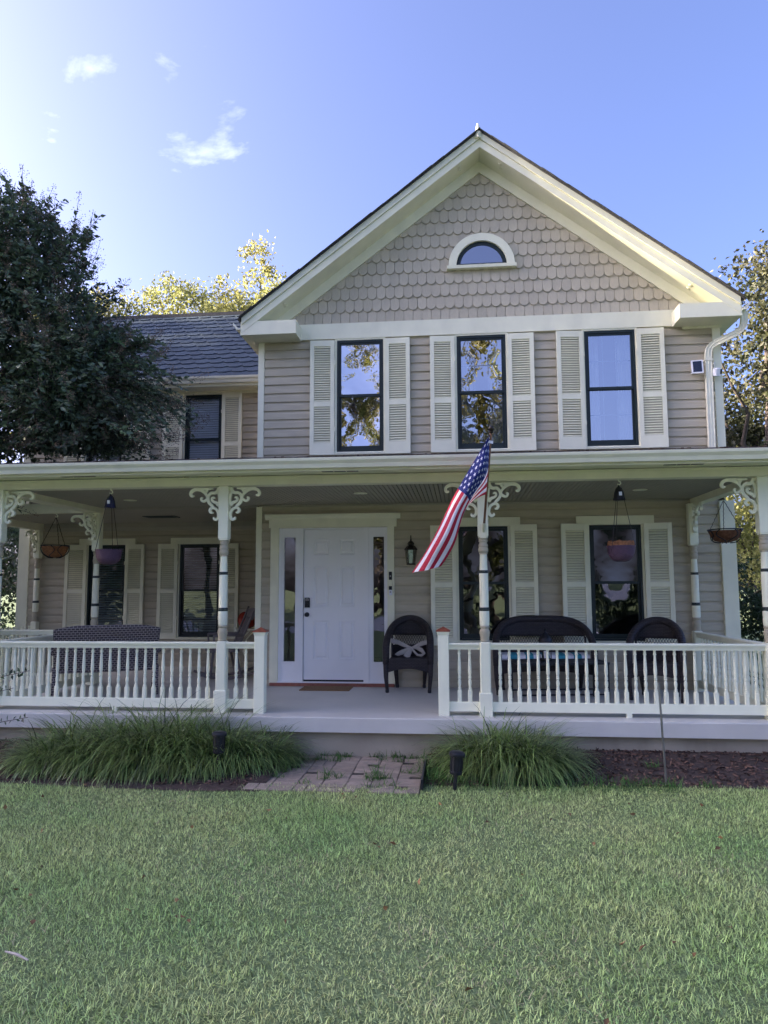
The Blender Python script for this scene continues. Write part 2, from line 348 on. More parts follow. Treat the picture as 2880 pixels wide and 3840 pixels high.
def siding(wallo, x0, x1, z0, z1, Y, openings):
    z = z0
    while z < z1-.01:
        spans = [(x0, x1)]
        for a, c, d, e in openings:
            if e > z+.02 and d < z+EXPO-.02:
                ns = []
                for p, q in spans:
                    if c <= p or a >= q: ns.append((p, q)); continue
                    if a > p: ns.append((p, a))
                    if c < q: ns.append((c, q))
                spans = ns
        cut = []
        for p, q in spans:
            if q-p > 1.6 and random.random() < .7: c_ = random.uniform(p+.4, q-.4); cut += [(p, c_-.0015), (c_+.0015, q)]
            else: cut.append((p, q))
        for p, q in cut:
            if q-p < .02: continue
            h = EXPO; j = random.uniform(-.0015, .0015)
            bb = MB(); bb.extr([(0, .0), (-.022+j, .0), (-.022+j, .003), (-.018, .082), (-.010, .092), (-.004, .104), (-.003, h-.004), (0, h-.004)], 'x', 0, q-p)
            bb.build('clapboard', m_siding, wallo, loc=(p, Y, z))
        z += EXPO
UW = [(-1.681, -1.022), (.014, .688), (1.761, 2.436)]; UZ = (3.232, 4.834)
LW_ = [(-.001, .663), (1.746, 2.417)]; LZ = (.626, 2.154)
DOOR = (-2.612, -.881, .03, 2.165)
up_open = [(a, c, *UZ) for a, c in UW]
lo_open = [(a, c, *LZ) for a, c in LW_]+[(-2.50, -.97, .03, 2.15)]
w = wall('upper_wall', WL, WR, 2.95, 5.10, 0, up_open, m_siding); siding(w, WL+.05, WR-.05, 3.085, 4.86, 0, [(a-.03, c+.03, d-.03, e) for a, c, d, e in up_open])
w = wall('lower_wall', WL, WR, -.15, 2.95, 0, lo_open, m_siding); siding(w, WL+.05, WR-.10, .0, 2.47, 0, [(a-.03, c+.03, d-.03, e+.03) for a, c, d, e in lo_open[:2]]+[(-2.60, -.885, -.1, 2.34)])
LWU = [(-6.60, -5.94), (-4.784, -4.125)]; LWUZ = (3.15, 4.74); LWL = [(-6.49, -5.80), (-4.82, -4.11)]; LWLZ = (.503, 2.091)
uo = [(a, c, *LWUZ) for a, c in LWU]; lo = [(a, c, *LWLZ) for a, c in LWL]
w = wall('wing_upper_wall', -7.72, WL, 2.6, 4.95, LWY, uo, m_siding); siding(w, -7.65, WL, 3.3, 4.76, LWY, [(a-.03, c+.03, d-.03, e) for a, c, d, e in uo])
w = wall('wing_lower_wall', -7.72, WL, -.15, 2.6, LWY, lo, m_siding); siding(w, -7.65, WL, 0, 2.34, LWY, [(a-.03, c+.03, d-.03, e+.03) for a, c, d, e in lo])
# side and back walls, inner floors
sw = MB()
sw.box(WL, WL+.12, .0, 9.2, -.4, 5.2); sw.box(WR-.12, WR, .0, 9.2, -.4, 5.2); sw.box(WL, WR, 9.1, 9.2, -.4, 5.2)
sw.box(-7.72, -7.6, LWY, 8.0, -.4, 5.0); sw.box(-7.72, WL, 7.9, 8.0, -.4, 5.0)
sw.extr([(LWY, 4.95), (7.9, 4.95), (5.1, 7.05)], 'x', -7.72, -7.6)
part(sw, 'side_wall', m_siding)
fl = MB(); fl.box(WL+.13, WR-.13, .17, 9, 2.62, 2.92); fl.box(WL+.13, WR-.13, .17, 9, 4.95, 5.05); fl.box(WL+.13, WR-.13, .17, 9, -.2, -.02)
fl.box(-7.55, WL-.02, LWY+.17, 7.9, 2.62, 2.92); fl.box(-7.55, WL-.02, LWY+.17, 7.9, 4.84, 4.9); fl.box(-7.55, WL-.02, LWY+.17, 7.9, -.2, -.02)
fl.box(WL+.13, WR-.13, 4.2, 4.3, 0, 5.0); fl.box(-7.55, WL-.02, 6.0, 6.1, 0, 5.0)
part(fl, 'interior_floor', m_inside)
# corner boards
cb = MB(); cb.box(WL-.03, WL+.055, -.032, .09, 3.02, 4.87); cb.box(WL-.03, WL+.05, -.032, .09, 0, 2.47); part(cb, 'corner_board', m_trim)
cb = MB(); cb.box(WR-.075, WR+.03, -.032, .09, 3.02, 4.86); part(cb, 'corner_board', m_trim)
cb = MB(); cb.box(WR-.10, WR+.085, -.055, .12, -.15, 2.46); part(cb, 'corner_board', m_trim)
cb = MB(); cb.box(-7.80, -7.60, LWY-.035, LWY+.1, -.1, 2.5); cb.box(-7.78, -7.64, LWY-.03, LWY+.1, 2.52, 4.85); part(cb, 'corner_board', m_trim)

# ---- windows
def window(x0, x1, z0, z1, Y, glass, bulge=(.004, .004), muntin=0, head=None, inner=None, split=.5):
    """dark sash window; casing is the part, sashes, panes, sill and head trim its pieces"""
    c = MB(); t = .03
    c.box(x0-t, x0-.002, Y-.034, Y+.03, z0-.01, z1+.005); c.box(x1+.002, x1+t, Y-.034, Y+.03, z0-.01, z1+.005)
    if not head: c.box(x0-t, x1+t, Y-.036, Y+.03, z1+.005, z1+.03)
    win = part(c, 'window', m_trim)
    s_ = MB(); s_.extr([(Y+.02, z0-.045), (Y-.055, z0-.045), (Y-.06, z0-.02), (Y-.03, z0-.002), (Y+.02, z0-.002)], 'x', x0-t-.02, x1+t+.02); part(s_, 'sill', m_trim, win)
    if head:
        h = MB(); h.box(x0-head[0], x1+head[0], Y-.048, Y, z1+.006, z1+head[1]); part(h, 'head_trim', m_trim, win)
    f = MB(); fw_ = .03
    f.box(x0, x0+fw_, Y-.028, Y+.07, z0, z1); f.box(x1-fw_, x1, Y-.028, Y+.07, z0, z1); f.box(x0+fw_, x1-fw_, Y-.027, Y+.07, z1-fw_, z1); f.box(x0+fw_, x1-fw_, Y-.029, Y+.07, z0, z0+.025); part(f, 'frame', m_sash, win)
    zm = z0+(z1-z0)*split
    for k, (a, d, yo, br_, tr_) in enumerate(((zm-.018, z1-fw_, .0, .036, .03), (z0+.025, zm+.018, .026, .06, .036))):
        xa, xb = x0+fw_, x1-fw_; sw_ = .028
        sa = MB(); sa.box(xa, xa+sw_, Y-.012+yo, Y+.012+yo, a, d); sa.box(xb-sw_, xb, Y-.012+yo, Y+.012+yo, a, d); sa.box(xa+sw_, xb-sw_, Y-.013+yo, Y+.012+yo, d-tr_, d); sa.box(xa+sw_, xb-sw_, Y-.013+yo, Y+.012+yo, a, a+br_)
        sash = part(sa, 'sash', m_sash, win)
        gx0, gx1, gz0, gz1 = xa+sw_-.003, xb-sw_+.003, a+br_-.003, d-tr_+.003
        g = MB(); n = 14; vv = []; bl = bulge[k]
        for j in range(n+1):
            for i in range(n+1):
                p, q = 2*i/n-1, 2*j/n-1; vv.append((gx0+(gx1-gx0)*i/n, Y+yo+bl*(1-p*p)*(1-q*q), gz0+(gz1-gz0)*j/n))
        g.add(vv, [(j*(n+1)+i, j*(n+1)+i+1, (j+1)*(n+1)+i+1, (j+1)*(n+1)+i) for j in range(n) for i in range(n)]); part(g, 'pane', glass, win, True)
        if muntin:
            mu = MB(); yy = Y+yo+.006
            for i in (1, 2): xx = gx0+(gx1-gx0)*i/3; mu.box(xx-.007, xx+.007, yy, yy+.006, gz0, gz1)
            zz = (gz0+gz1)/2; mu.box(gx0, gx1, yy-.001, yy+.007, zz-.007, zz+.007); part(mu, 'muntin', muntin, win)
    if inner == 'curtain':
        cu = MB()
        for (xa, xb) in ((x0+.02, x0+(x1-x0)*.33), (x1-(x1-x0)*.33, x1-.02)):
            n = 28; vv = []
            for i in range(n+1):
                x = xa+(xb-xa)*i/n; y = Y+.17+.022*math.sin(i*1.45)+.01*math.sin(i*.5)
                vv += [(x, y, z0+.02), (x, y+.01, z1)]
            cu.add(vv, [(2*i, 2*i+2, 2*i+3, 2*i+1) for i in range(n)])
        part(cu, 'curtain', m_curtain, win, True)
    if inner in ('blind', 'closed'):
        tl_ = R(38) if inner == 'blind' else R(62); bme = MB(); bme.box(x0+.05-x0, x1-.05-x0, -.022, .022, -.0012, .0012); me = bme.mesh('blind_slat', m_blind)
        k = 0; z = z0+.10
        while z < z1-.04:
            place('blind_slat', me, win, (x0, Y+.085, z), (tl_, 0, 0)); z += .042; k += 1
    return win
dgrey = mat('grey muntin', (.25, .28, .30), .5, .05)
window(*UW[0], *UZ, 0, m_glasswavy, (.013, .016), split=.503)
window(*UW[1], *UZ, 0, m_glass, (.008, .004), dgrey, inner='curtain')
window(*UW[2], *UZ, 0, m_glass, (.0008, .0008), dgrey, inner='curtain')
window(*LW_[0], *LZ, 0, m_glasslow, (.006, .006), head=(.17, .125))
window(*LW_[1], *LZ, 0, m_glasslow, (.007, .010), head=(.17, .125))
m_glassclear = glass_mat('clear window glass', .10, (.9, .92, .92), .08)
for a, c in LWU: window(a, c, *LWUZ, LWY, m_glassclear, (.003, .003), inner='closed')
for a, c in LWL: window(a, c, *LWLZ, LWY, m_glassdark, (.003, .003), head=(.17, .115), inner='blind')

# ---- louvred shutters
NSL = [0]
def shutter(x0, x1, z0, z1, Y, hinge, ang, single, split=.56):
    wd = x1-x0; h = z1-z0; f = MB(); t = .032; st = .058
    f.box(0, st, -t, 0, 0, h); f.box(wd-st, wd, -t, 0, 0, h)
    zb, zm, zt = .17, h*(1-split), h-.085
    if not single: zb = .10
    f.box(st, wd-st, -t+.002, -.002, 0, zb); f.box(st, wd-st, -t+.002, -.002, zm-.035, zm+.035); f.box(st, wd-st, -t+.002, -.002, zt, h)
    for zz in (.22*h, .8*h):                     # hinges
        xx = wd if hinge > 0 else 0; f.box(xx-.012, xx+.012, -t-.006, -t, zz-.03, zz+.03)
    px = x1 if hinge > 0 else x0
    sh = bpy.data.objects.new('shutter', None)
    off = -wd if hinge > 0 else 0
    f.v = [(a+off, b_, c) for a, b_, c in f.v]
    me = f.mesh('shutter', m_trim); sh = place('shutter', me, house, (px, Y, z0), (0, 0, R(ang) if hinge > 0 else R(-ang)))
    sm = MB(); L2 = (wd-2*st-.002)/2; pitch = .0335
    tilt = R(47)
    sm.extr([(-.0165, -.003), (.0165, -.003), (.0165, .003), (-.0165, .003)], 'x', -L2, L2)
    ca, sa = math.cos(tilt), math.sin(tilt); sm.v = [(x, y*ca-z*sa, y*sa+z*ca) for x, y, z in sm.v]
    sme = sm.mesh('slat', m_trim); allm = MB()
    for lo_, hi in ((zb, zm-.035), (zm+.035, zt)):
        n = int((hi-lo_)/pitch); pp = (hi-lo_)/n
        for k in range(n):
            p = (off+wd/2, -t/2, lo_+pp*(k+.5))
            if single and NSL[0] < 300: place('slat', sme, sh, p); NSL[0] += 1
            else: allm.add([(x+p[0], y+p[1], z+p[2]) for x, y, z in sm.v], sm.f)
    if allm.v: kind(allm.build('slats', m_trim, sh), 'stuff')
    return sh
USH = [(-2.062, -1.715, 1, 3), (-.994, -.642, -1, 2), (-.363, -.02, 1, 4), (.715, 1.072, -1, 2), (1.372, 1.738, 1, 5), (2.452, 2.812, -1, 3)]
for a, c, h, g in USH: shutter(a, c, 3.185, 4.835, -.036, h, g, True)
for a, c, h, g in [(-.385, -.035, 1, 5), (.698, 1.052, -1, 4), (1.358, 1.722, 1, 7), (2.449, 2.802, -1, 6)]: shutter(a, c, .56, 2.175, -.036, h, g, False, .5)
for a, c, h, g in [(-6.893, -6.51, 1, 4), (-5.80, -5.447, -1, 3), (-5.20, -4.852, 1, 3), (-4.10, -3.763, -1, 2)]: shutter(a, c, .47, 2.10, LWY-.036, h, g, False, .5)
for a, c, h, g in [(-7.0, -6.64, 1, 3), (-5.90, -5.40, -1, 2), (-5.18, -4.82, 1, 3), (-4.106, -3.747, -1, 2)]: shutter(a if a > -5.9 else a, c if c != -5.40 else -5.41, 3.12, 4.755, LWY-.036, h, g, False, .56)

# ---- front door unit
d = MB()
d.box(-2.612, -2.495, -.045, .02, .04, 2.17)
unit_ = part(d, 'door_surround', m_trim)
d = MB(); d.box(-.975, -.881, -.045, .02, .04, 2.17); part(d, 'casing', m_trim, unit_)
d = MB(); d.box(-2.635, -.845, -.055, 0, 2.17, 2.285); d.extr([(0, 2.285), (-.06, 2.285), (-.065, 2.30), (-.095, 2.325), (-.10, 2.355), (0, 2.355)], 'x', -2.688, -.79); part(d, 'head_trim', m_trim, unit_)
d = MB()
d.box(-2.495, -2.455, -.022, .05, .06, 2.165); d.box(-2.455, -2.247, -.012, .04, .06, .33); d.box(-2.455, -2.247, -.012, .04, 2.035, 2.165)
d.box(-2.455, -2.42, -.012, .04, .33, 2.035); d.box(-2.262, -2.247, -.012, .04, .33, 2.035)
d.box(-2.247, -2.148, -.032, .05, .06, 2.165)
d.box(-1.308, -1.233, -.032, .05, .06, 2.165)
d.box(-1.233, -1.172, -.012, .04, .33, 2.035); d.box(-1.022, -.975, -.014, .04, .06, 2.165); d.box(-1.233, -1.022, -.012, .04, .06, .33); d.box(-1.233, -1.022, -.012, .04, 2.035, 2.165)
d.box(-2.148, -1.308, -.025, .05, 2.145, 2.165)
part(d, 'door_frame', m_white, unit_)
for a, c in ((-2.42, -2.262), (-1.172, -1.022)):
    d = MB()
    for (p, q, r_, s_) in ((a-.022, c+.022, 2.035, 2.055), (a-.022, c+.022, .31, .33), (a-.022, a, .33, 2.035), (c, c+.022, .33, 2.035)): d.box(p, q, -.022, -.011, r_, s_)
    part(d, 'sidelight_bead', m_white, unit_)
for a, c in ((-2.42, -2.262), (-1.172, -1.022)):
    g = MB(); g.add([(a, .006, .33), (c, .006, .33), (c, .006, 2.035), (a, .006, 2.035)], [(0, 1, 2, 3)]); part(g, 'sidelight_pane', m_glasslow, unit_)
d = MB(); d.box(-2.60, -.89, -.07, .02, .004, .045); part(d, 'threshold', m_thresh, unit_)
d = MB(); d.box(-2.50, -.97, -.05, .03, .046, .062); part(d, 'door_sill', m_white, unit_)
d = MB(); d.box(-2.455, -2.247, -.006, .03, .063, .085, 0); d.box(-2.14, -1.312, -.006, .03, .063, .085); d.box(-1.233, -1.03, -.006, .03, .063, .085); part(d, 'weather_strip', m_black, unit_)
dx0, dx1, dz0, dz1 = -2.142, -1.311, .086, 2.141
panels = []
for xa, xb in ((-2.003, -1.792), (-1.642, -1.434)):
    for za, zb in ((1.793, 2.005), (1.078, 1.634), (.357, .886)): panels.append((xa, xb, za, zb))
d = MB()
xs = sorted({dx0, dx1, *[v for p in panels for v in p[:2]]}); zs = sorted({dz0, dz1, *[v for p in panels for v in p[2:]]})
for i in range(len(xs)-1):
    for k in range(len(zs)-1):
        cx, cz = (xs[i]+xs[i+1])/2, (zs[k]+zs[k+1])/2
        if any(p[0] < cx < p[1] and p[2] < cz < p[3] for p in panels): continue
        d.add([(xs[i], -.004, zs[k]), (xs[i+1], -.004, zs[k]), (xs[i+1], -.004, zs[k+1]), (xs[i], -.004, zs[k+1])], [(0, 1, 2, 3)])
d.box(dx0, dx1, .02, .04, dz0, dz1)
for s_ in ((dx0, dx0), (dx1, dx1)): d.add([(s_[0], -.004, dz0), (s_[0], .03, dz0), (s_[0], .03, dz1), (s_[0], -.004, dz1)], [(0, 1, 2, 3)])
door = part(d, 'front_door', m_white)
for (a, c, e, g) in panels:
    p = MB()
    def rect(i, y): return [(a+i, y, e+i), (c-i, y, e+i), (c-i, y, g-i), (a+i, y, g-i)]
    rings = [rect(0, -.004), rect(.012, .009), rect(.03, .009), rect(.045, -.002)]
    vv = [q for r_ in rings for q in r_]; ff = [(k*4+i, k*4+(i+1) % 4, k*4+4+(i+1) % 4, k*4+4+i) for k in range(3) for i in range(4)]+[(12, 13, 14, 15)]
    p.add(vv, ff); part(p, 'panel', m_white, door)
k = MB(); k.cbox(-2.128, -2.054, -.03, -.003, 1.065, 1.20, .01); k.lathe([(.02, 0), (.02, .012), (.016, .014)], (0, 0), 14)
k.v = [v if i < 24 else (v[0]-2.091, -.03-v[2], v[1]+1.108) for i, v in enumerate(k.v)]
lock = part(k, 'keypad_lock', m_black, door)
k = MB()
for r_ in range(2):
    for c_ in range(4): k.box(-2.116+c_*.014, -2.106+c_*.014, -.033, -.0295, 1.160+r_*.014, 1.169+r_*.014)
k.box(-2.103, -2.079, -.032, -.0295, 1.186, 1.194)
part(k, 'keypad_buttons', m_steel, door)
k = MB(); k.lathe([(.032, 0), (.032, .006), (.012, .010), (.012, .03), (.026, .036), (.029, .05), (.022, .062), (.004, .065)], (0, 0), 16); k.v = [(x-2.095, -.004-z, y+.968) for x, y, z in k.v]; part(k, 'door_knob', m_black, door, 40)

# ---- porch posts
def post(x, y, scroll_dirs, h_top=2.469, base=True):
    b_ = MB(); w_ = .0555
    b_.cbox(-w_, w_, -w_, w_, .235, .765, .012)
    if base: b_.cbox(-.069, .069, -.069, .069, .0, .24, .008)
    else: b_.box(-w_, w_, -w_, w_, 0, .24)
    p = part(b_, 'porch_post', m_rail); p.location = (x, y, 0)
    b_ = MB(); b_.cbox(-w_, w_, -w_, w_, 1.885, h_top, .004); b_.cbox(-w_+.004, w_-.004, -w_+.004, w_-.004, 1.868, 1.889, .01); b_.build('upper_block', m_rail, p)
    t = MB()
    t.lathe([(.038, 1.870), (.049, 1.862), (.049, 1.848), (.044, 1.845), (.049, 1.838), (.049, 1.824), (.042, 1.82), (.040, 1.808), (.046, 1.797), (.051, 1.785), (.051, 1.772), (.045, 1.768), (.050, 1.755), (.0535, 1.735), (.050, 1.712), (.042, 1.702), (.045, 1.699), (.045, 1.69), (.04, 1.688)][::-1], n=20)
    t.build('turned_ring', m_ring, p, 50); t = MB()
    t.lathe([(.038, .766), (.047, .772), (.048, .785), (.044, .79), (.047, .797), (.046, .806), (.051, .83), (.054, .855), (.052, .88), (.044, .90), (.041, .905), (.050, .913), (.051, .927), (.046, .934)], n=20)
    t.build('turned_ring', m_ring, p, 50)
    s_ = MB(); s_.lathe([(.046, .932), (.051, .945), (.052, 1.0), (.0515, 1.085), (.0475, 1.125), (.0470, 1.484), (.0425, 1.518), (.038, 1.66), (.0375, 1.69)], n=20); s_.build('shaft', m_rail, p, 40)
    for za, zb, r0, r1 in ((1.086, 1.126, .0520, .0515), (1.484, 1.518, .0475, .0470)):
        g = MB(); g.lathe([(r0-.002, za), (r0+.001, za+.004), (r0+.001, (za+zb)/2-.003), (r0-.003, (za+zb)/2), (r1+.001, (za+zb)/2+.003), (r1+.001, zb-.004), (r1-.002, zb)], n=20); g.build('band', m_green, p, 40)
    return p
SC = .2411/347.0   # zoomed pixel to metres for the bracket trace
def scroll_mesh():
    q = MB(); X0, Y0 = 772, 180
    def st(pts, wid, th): q.ribbon([((x-X0)*SC, -(y-Y0)*SC) for x, y in pts], [w_*SC for w_ in wid], -th, th)
    def smooth(pts, wid, n=5):
        P = [Vector((a, c)) for a, c in pts]; o = []; ow = []
        for i in range(len(P)-1):
            p0, p1, p2, p3 = P[max(i-1, 0)], P[i], P[i+1], P[min(i+2, len(P)-1)]
            for k in range(n):
                t = k/n; o.append(tuple(.5*((2*p1)+(-p0+p2)*t+(2*p0-5*p1+4*p2-p3)*t*t+(-p0+3*p1-3*p2+p3)*t**3))); ow.append(wid[i]+(wid[i+1]-wid[i])*t)
        o.append(tuple(P[-1])); ow.append(wid[-1]); return o, ow
    st(*smooth([(985, 345), (1000, 300), (1045, 250), (1110, 215), (1190, 212), (1245, 240), (1262, 285), (1240, 315), (1205, 310)], [30, 34, 46, 50, 52, 46, 44, 44, 18]), .016)
    st(*smooth([(890, 200), (980, 205), (1060, 203), (1180, 200)], [18, 36, 34, 30]), .0155)
    st(*smooth([(985, 205), (1000, 240), (1005, 268)], [40, 46, 14]), .015)
    st(*smooth([(800, 184), (808, 225), (850, 268), (915, 270), (960, 310), (972, 370), (950, 430), (905, 475), (880, 520)], [52, 50, 46, 44, 42, 46, 46, 44, 44]), .0165)
    st(*smooth([(808, 262), (788, 320), (785, 400), (800, 465), (812, 470)], [30, 36, 34, 40, 40]), .0152)
    st(*smooth([(800, 470), (830, 430), (875, 415), (905, 385), (900, 350), (875, 345), (860, 362)], [50, 46, 40, 36, 34, 30, 14]), .0158)
    st(*smooth([(975, 360), (1005, 385), (1040, 405), (1075, 390), (1082, 355), (1058, 345)], [40, 40, 36, 34, 34, 20]), .0162)
    st(*smooth([(880, 590), (915, 588), (935, 555), (915, 520), (870, 515), (820, 545), (795, 600), (795, 660), (825, 700), (862, 690), (868, 660)], [16, 40, 44, 40, 40, 40, 42, 44, 44, 40, 20]), .0168)
    return q.mesh('scroll_bracket', m_rail)
scroll_me = scroll_mesh()
posts = [post(x, PC, None) for x in POSTX]
mid_post = post(-5.17, .0, None, 2.42); far_post = post(-7.40, LWY-.09, None, 2.36, False); rear_post = post(3.06, -.09, None, 2.42, False)
corner_post = post(-7.40, .0, None, 2.42)
def bracket(p, ang, z=2.462):
    place('scroll_bracket', scroll_me, p, (math.cos(ang)*.054, math.sin(ang)*.054, z), (0, 0, ang))
for p, a in ((posts[0], 0), (posts[0], R(90)), (posts[1], 0), (posts[1], R(180)), (posts[2], 0), (posts[2], R(180)), (posts[3], R(180)), (posts[3], R(90))): bracket(p, a)
for p, a in ((mid_post, R(180)), (mid_post, R(-90)), (rear_post, R(-90)), (far_post, R(-90)), (corner_post, 0)): bracket(p, a, 2.40 if p is not far_post else 2.34)

# ---- newels with copper caps
def newel(x, y, h=.86, w_=.057):
    n_ = MB(); n_.cbox(-w_, w_, -w_, w_, 0, h-.03, .004); n_.box(-w_-.006, w_+.006, -w_-.006, w_+.006, h-.03, h-.012); n_.box(-w_-.012, w_+.012, -w_-.012, w_+.012, h-.012, h)
    p = part(n_, 'newel_post', m_rail); p.location = (x, y, 0)
    c = MB(); a = w_+.018; c.add([(-a, -a, h), (a, -a, h), (a, a, h), (-a, a, h), (-a, -a, h+.01), (a, -a, h+.01), (a, a, h+.01), (-a, a, h+.01), (0, 0, h+.052)], [(3, 2, 1, 0), (0, 1, 5, 4), (1, 2, 6, 5), (2, 3, 7, 6), (3, 0, 4, 7), (4, 5, 8), (5, 6, 8), (6, 7, 8), (7, 4, 8)]); c.build('copper_cap', m_copper, p); return p
newel(-2.162, PC, .862); newel(-.176, PC, .872); newel(-7.42, 1.15, .66); newel(-7.42, .42, .66)

# ---- railings with turned balusters
bal = MB(); bal.cbox(-.0225, .0225, -.0225, .0225, 0, .125, .008)
bal.lathe([(.012, .118), (.019, .128), (.019, .136), (.014, .142), (.018, .15), (.012, .155), (.0155, .172), (.0185, .195), (.017, .215), (.0115, .235), (.018, .242), (.018, .25), (.013, .254), (.0185, .262), (.0125, .27), (.018, .30), (.0185, .34), (.0125, .475), (.0125, .49), (.0175, .496), (.0175, .503), (.013, .507), (.018, .514), (.012, .52), (.013, .53), (.020, .552), (.020, .56)], n=10)
bal_me = bal.mesh('baluster', m_rail, 35)
def railing(p0, p1, top=.752, sup=None, gap=.1005):
    p0 = Vector(p0); p1 = Vector(p1); d = p1-p0; Ln = d.length; ang = math.atan2(d.y, d.x)
    r_ = MB()
    r_.extr([(-.045, top-.022), (-.047, top-.010), (-.036, top), (.036, top), (.047, top-.010), (.045, top-.022)], 'x', 0, Ln)
    r_.extr([(-.033, top-.045), (-.043, top-.0225), (.043, top-.0225), (.033, top-.045)], 'x', 0, Ln)
    r_.extr([(-.028, top-.068), (-.033, top-.0455), (.033, top-.0455), (.028, top-.068)], 'x', 0, Ln)
    r_.extr([(-.026, .045), (-.026, .135), (-.022, .143), (.022, .143), (.026, .135), (.026, .045)], 'x', 0, Ln)
    for s_ in (sup or []): r_.box(s_-.028, s_+.028, -.024, .024, 0, .046)
    o = part(r_, 'railing', m_rail); o.location = (p0.x, p0.y, 0); o.rotation_euler = (0, 0, ang)
    n_ = max(1, round(Ln/gap)-1); g = Ln/(n_+1)
    for i in range(n_): place('baluster', bal_me, o, ((i+1)*g, random.uniform(-.001, .001), .1405))
    return o
e = .055
railing((POSTX[0]+e, PC), (POSTX[1]-e, PC), sup=[1.40]); railing((POSTX[1]+e, PC), (-2.162-.057, PC), gap=.11)
railing((-.176+.057, PC), (POSTX[2]-e, PC), gap=.11); railing((POSTX[2]+e, PC), (POSTX[3]-e, PC), sup=[1.40])
railing((POSTX[3], PC+e), (3.06, -.145)); railing((POSTX[0], PC+e), (-5.17, -.055), sup=[1.1]); railing((-7.345, 0), (-5.225, 0)); railing((-7.42, 1.207), (-7.40, LWY-.145), .64); railing((-7.41, .055), (-7.42, .363), .64)

# ---- porch beam, soffit, gutter, roof, ceiling
b_ = MB(); b_.box(-5.33, 3.22, PY-.03, PY+.125, 2.469, 2.545); b_.box(-5.335, 3.225, PY-.045, PY+.12, 2.545, 2.566); part(b_, 'porch_beam', m_trim)
for bx_ in ((3.07, 3.20, PY+.125, -.0, 2.405, 2.55), (-5.32, -5.11, PY+.125, .06, 2.42, 2.55), (-7.47, -5.322, -.06, .06, 2.425, 2.56), (-7.47, -7.33, .062, LWY, 2.365, 2.5)): b_ = MB(); b_.box(*bx_); part(b_, 'side_beam', m_trim)
b_ = MB(); b_.box(-5.7, 3.6, -2.635, PY-.03, 2.574, 2.584); sof = part(b_, 'soffit', m_trim)
b_ = MB(); b_.box(-5.7, 3.6, -2.66, -2.635, 2.545, 2.66); b_.box(-5.7, 3.6, -2.668, -2.632, 2.541, 2.552); part(b_, 'fascia', m_trim)
for u0 in (258, 1240, 2400):
    x0 = at(u0, 1797, Z=2.57).x; v = MB()
    for i in range(3): v.box(x0+i*.135, x0+i*.135+.12, -2.47, -2.39, 2.570, 2.5738)
    part(v, 'soffit_vent', m_black, sof)
g = MB()
def gut_prof(z): return [(-2.66, z-.10), (-2.72, z-.10), (-2.735, z-.06), (-2.762, z-.028), (-2.768, z-.004), (-2.768, z), (-2.757, z), (-2.757, z-.01), (-2.745, z-.03), (-2.72, z-.07), (-2.712, z-.092), (-2.668, z-.092), (-2.668, z+.004), (-2.66, z+.004)]
g.extr(gut_prof(2.665), 'x', -5.75, 3.66); part(g, 'porch_gutter', m_gut)
ld = MB()
for i in range(900):
    x = random.uniform(-5.7, 3.6); y = -2.71+random.uniform(-.045, .04); s_ = random.uniform(.004, .012); ld.box(x-s_*1.6, x+s_*1.6, y-s_, y+s_, 2.655, 2.668+random.uniform(0, .018))
kind(part(ld, 'gutter_litter', m_mulch), 'stuff')
pr_ = MB(); pr_.add([(-5.75, -2.70, 2.690), (3.66, -2.70, 2.690), (3.66, .0, 3.085), (-5.75, .0, 3.085), (-5.75, -2.70, 2.668), (3.66, -2.70, 2.668), (3.66, .0, 3.06), (-5.75, .0, 3.06)], [(0, 1, 2, 3), (7, 6, 5, 4), (0, 4, 5, 1), (1, 5, 6, 2), (3, 7, 4, 0)])
pr_.add([(-7.9, -.3, 3.04), (WL-.04, -.3, 3.04), (WL-.04, LWY, 3.43), (-7.9, LWY, 3.43), (-7.9, -.3, 2.6), (WL-.04, -.3, 2.98)], [(0, 1, 2, 3), (0, 4, 5, 1)])
part(pr_, 'porch_roof', m_proof)
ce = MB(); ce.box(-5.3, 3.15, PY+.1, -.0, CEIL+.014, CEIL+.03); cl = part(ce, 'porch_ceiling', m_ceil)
bb = MB(); bb.extr([(.0015, .0), (.0025, -.006), (.006, -.012), (.047, -.012), (.0495, -.006), (.0505, 0), (.0505, .012), (.0015, .012)], 'y', PY+.10, -.03); bme = bb.mesh('ceiling_board', m_ceil)
x = -5.11
while x < 3.07: place('ceiling_board', bme, cl, (x, 0, CEIL+.002)); x += .052
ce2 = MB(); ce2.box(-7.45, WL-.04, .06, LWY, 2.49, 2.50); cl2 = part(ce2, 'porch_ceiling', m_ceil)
bb = MB(); bb.extr([(.0015, .0), (.0025, -.006), (.006, -.010), (.098, -.010), (.1005, -.006), (.101, 0)], 'x', -7.33, WL-.04); bb.v = [(q, p, r_) for q, p, r_ in bb.v]; bme2 = bb.mesh('ceiling_board', m_ceil)
y = .10
while y < LWY-.12: place('ceiling_board', bme2, cl2, (0, y, 2.488)); y += .103
b_ = MB(); b_.extr([(-.0, 2.445), (-.012, 2.45), (-.03, 2.478), (-.03, 2.488), (0, 2.488)], 'x', WL+.06, 3.05); b_.extr([(LWY, 2.33), (LWY-.03, 2.345), (LWY-.05, 2.40), (LWY-.05, 2.488), (LWY, 2.488)], 'x', -7.33, WL-.03); part(b_, 'ceiling_moulding', m_ceil)
for (u, v) in ((1352, 1849), (2400, 1836), (488, 1875)):
    p = at(u, v, Z=CEIL-.012); r_ = MB(); r_.lathe([(.085, -.006), (.085, 0), (.03, .004)], n=24); r_.build('recessed_light', m_rail, cl, True, (p.x, p.y, CEIL-.013))
p = at(718, 1965, Z=2.47); r_ = MB(); r_.box(-.26, .26, -.13, .13, -.012, 0)
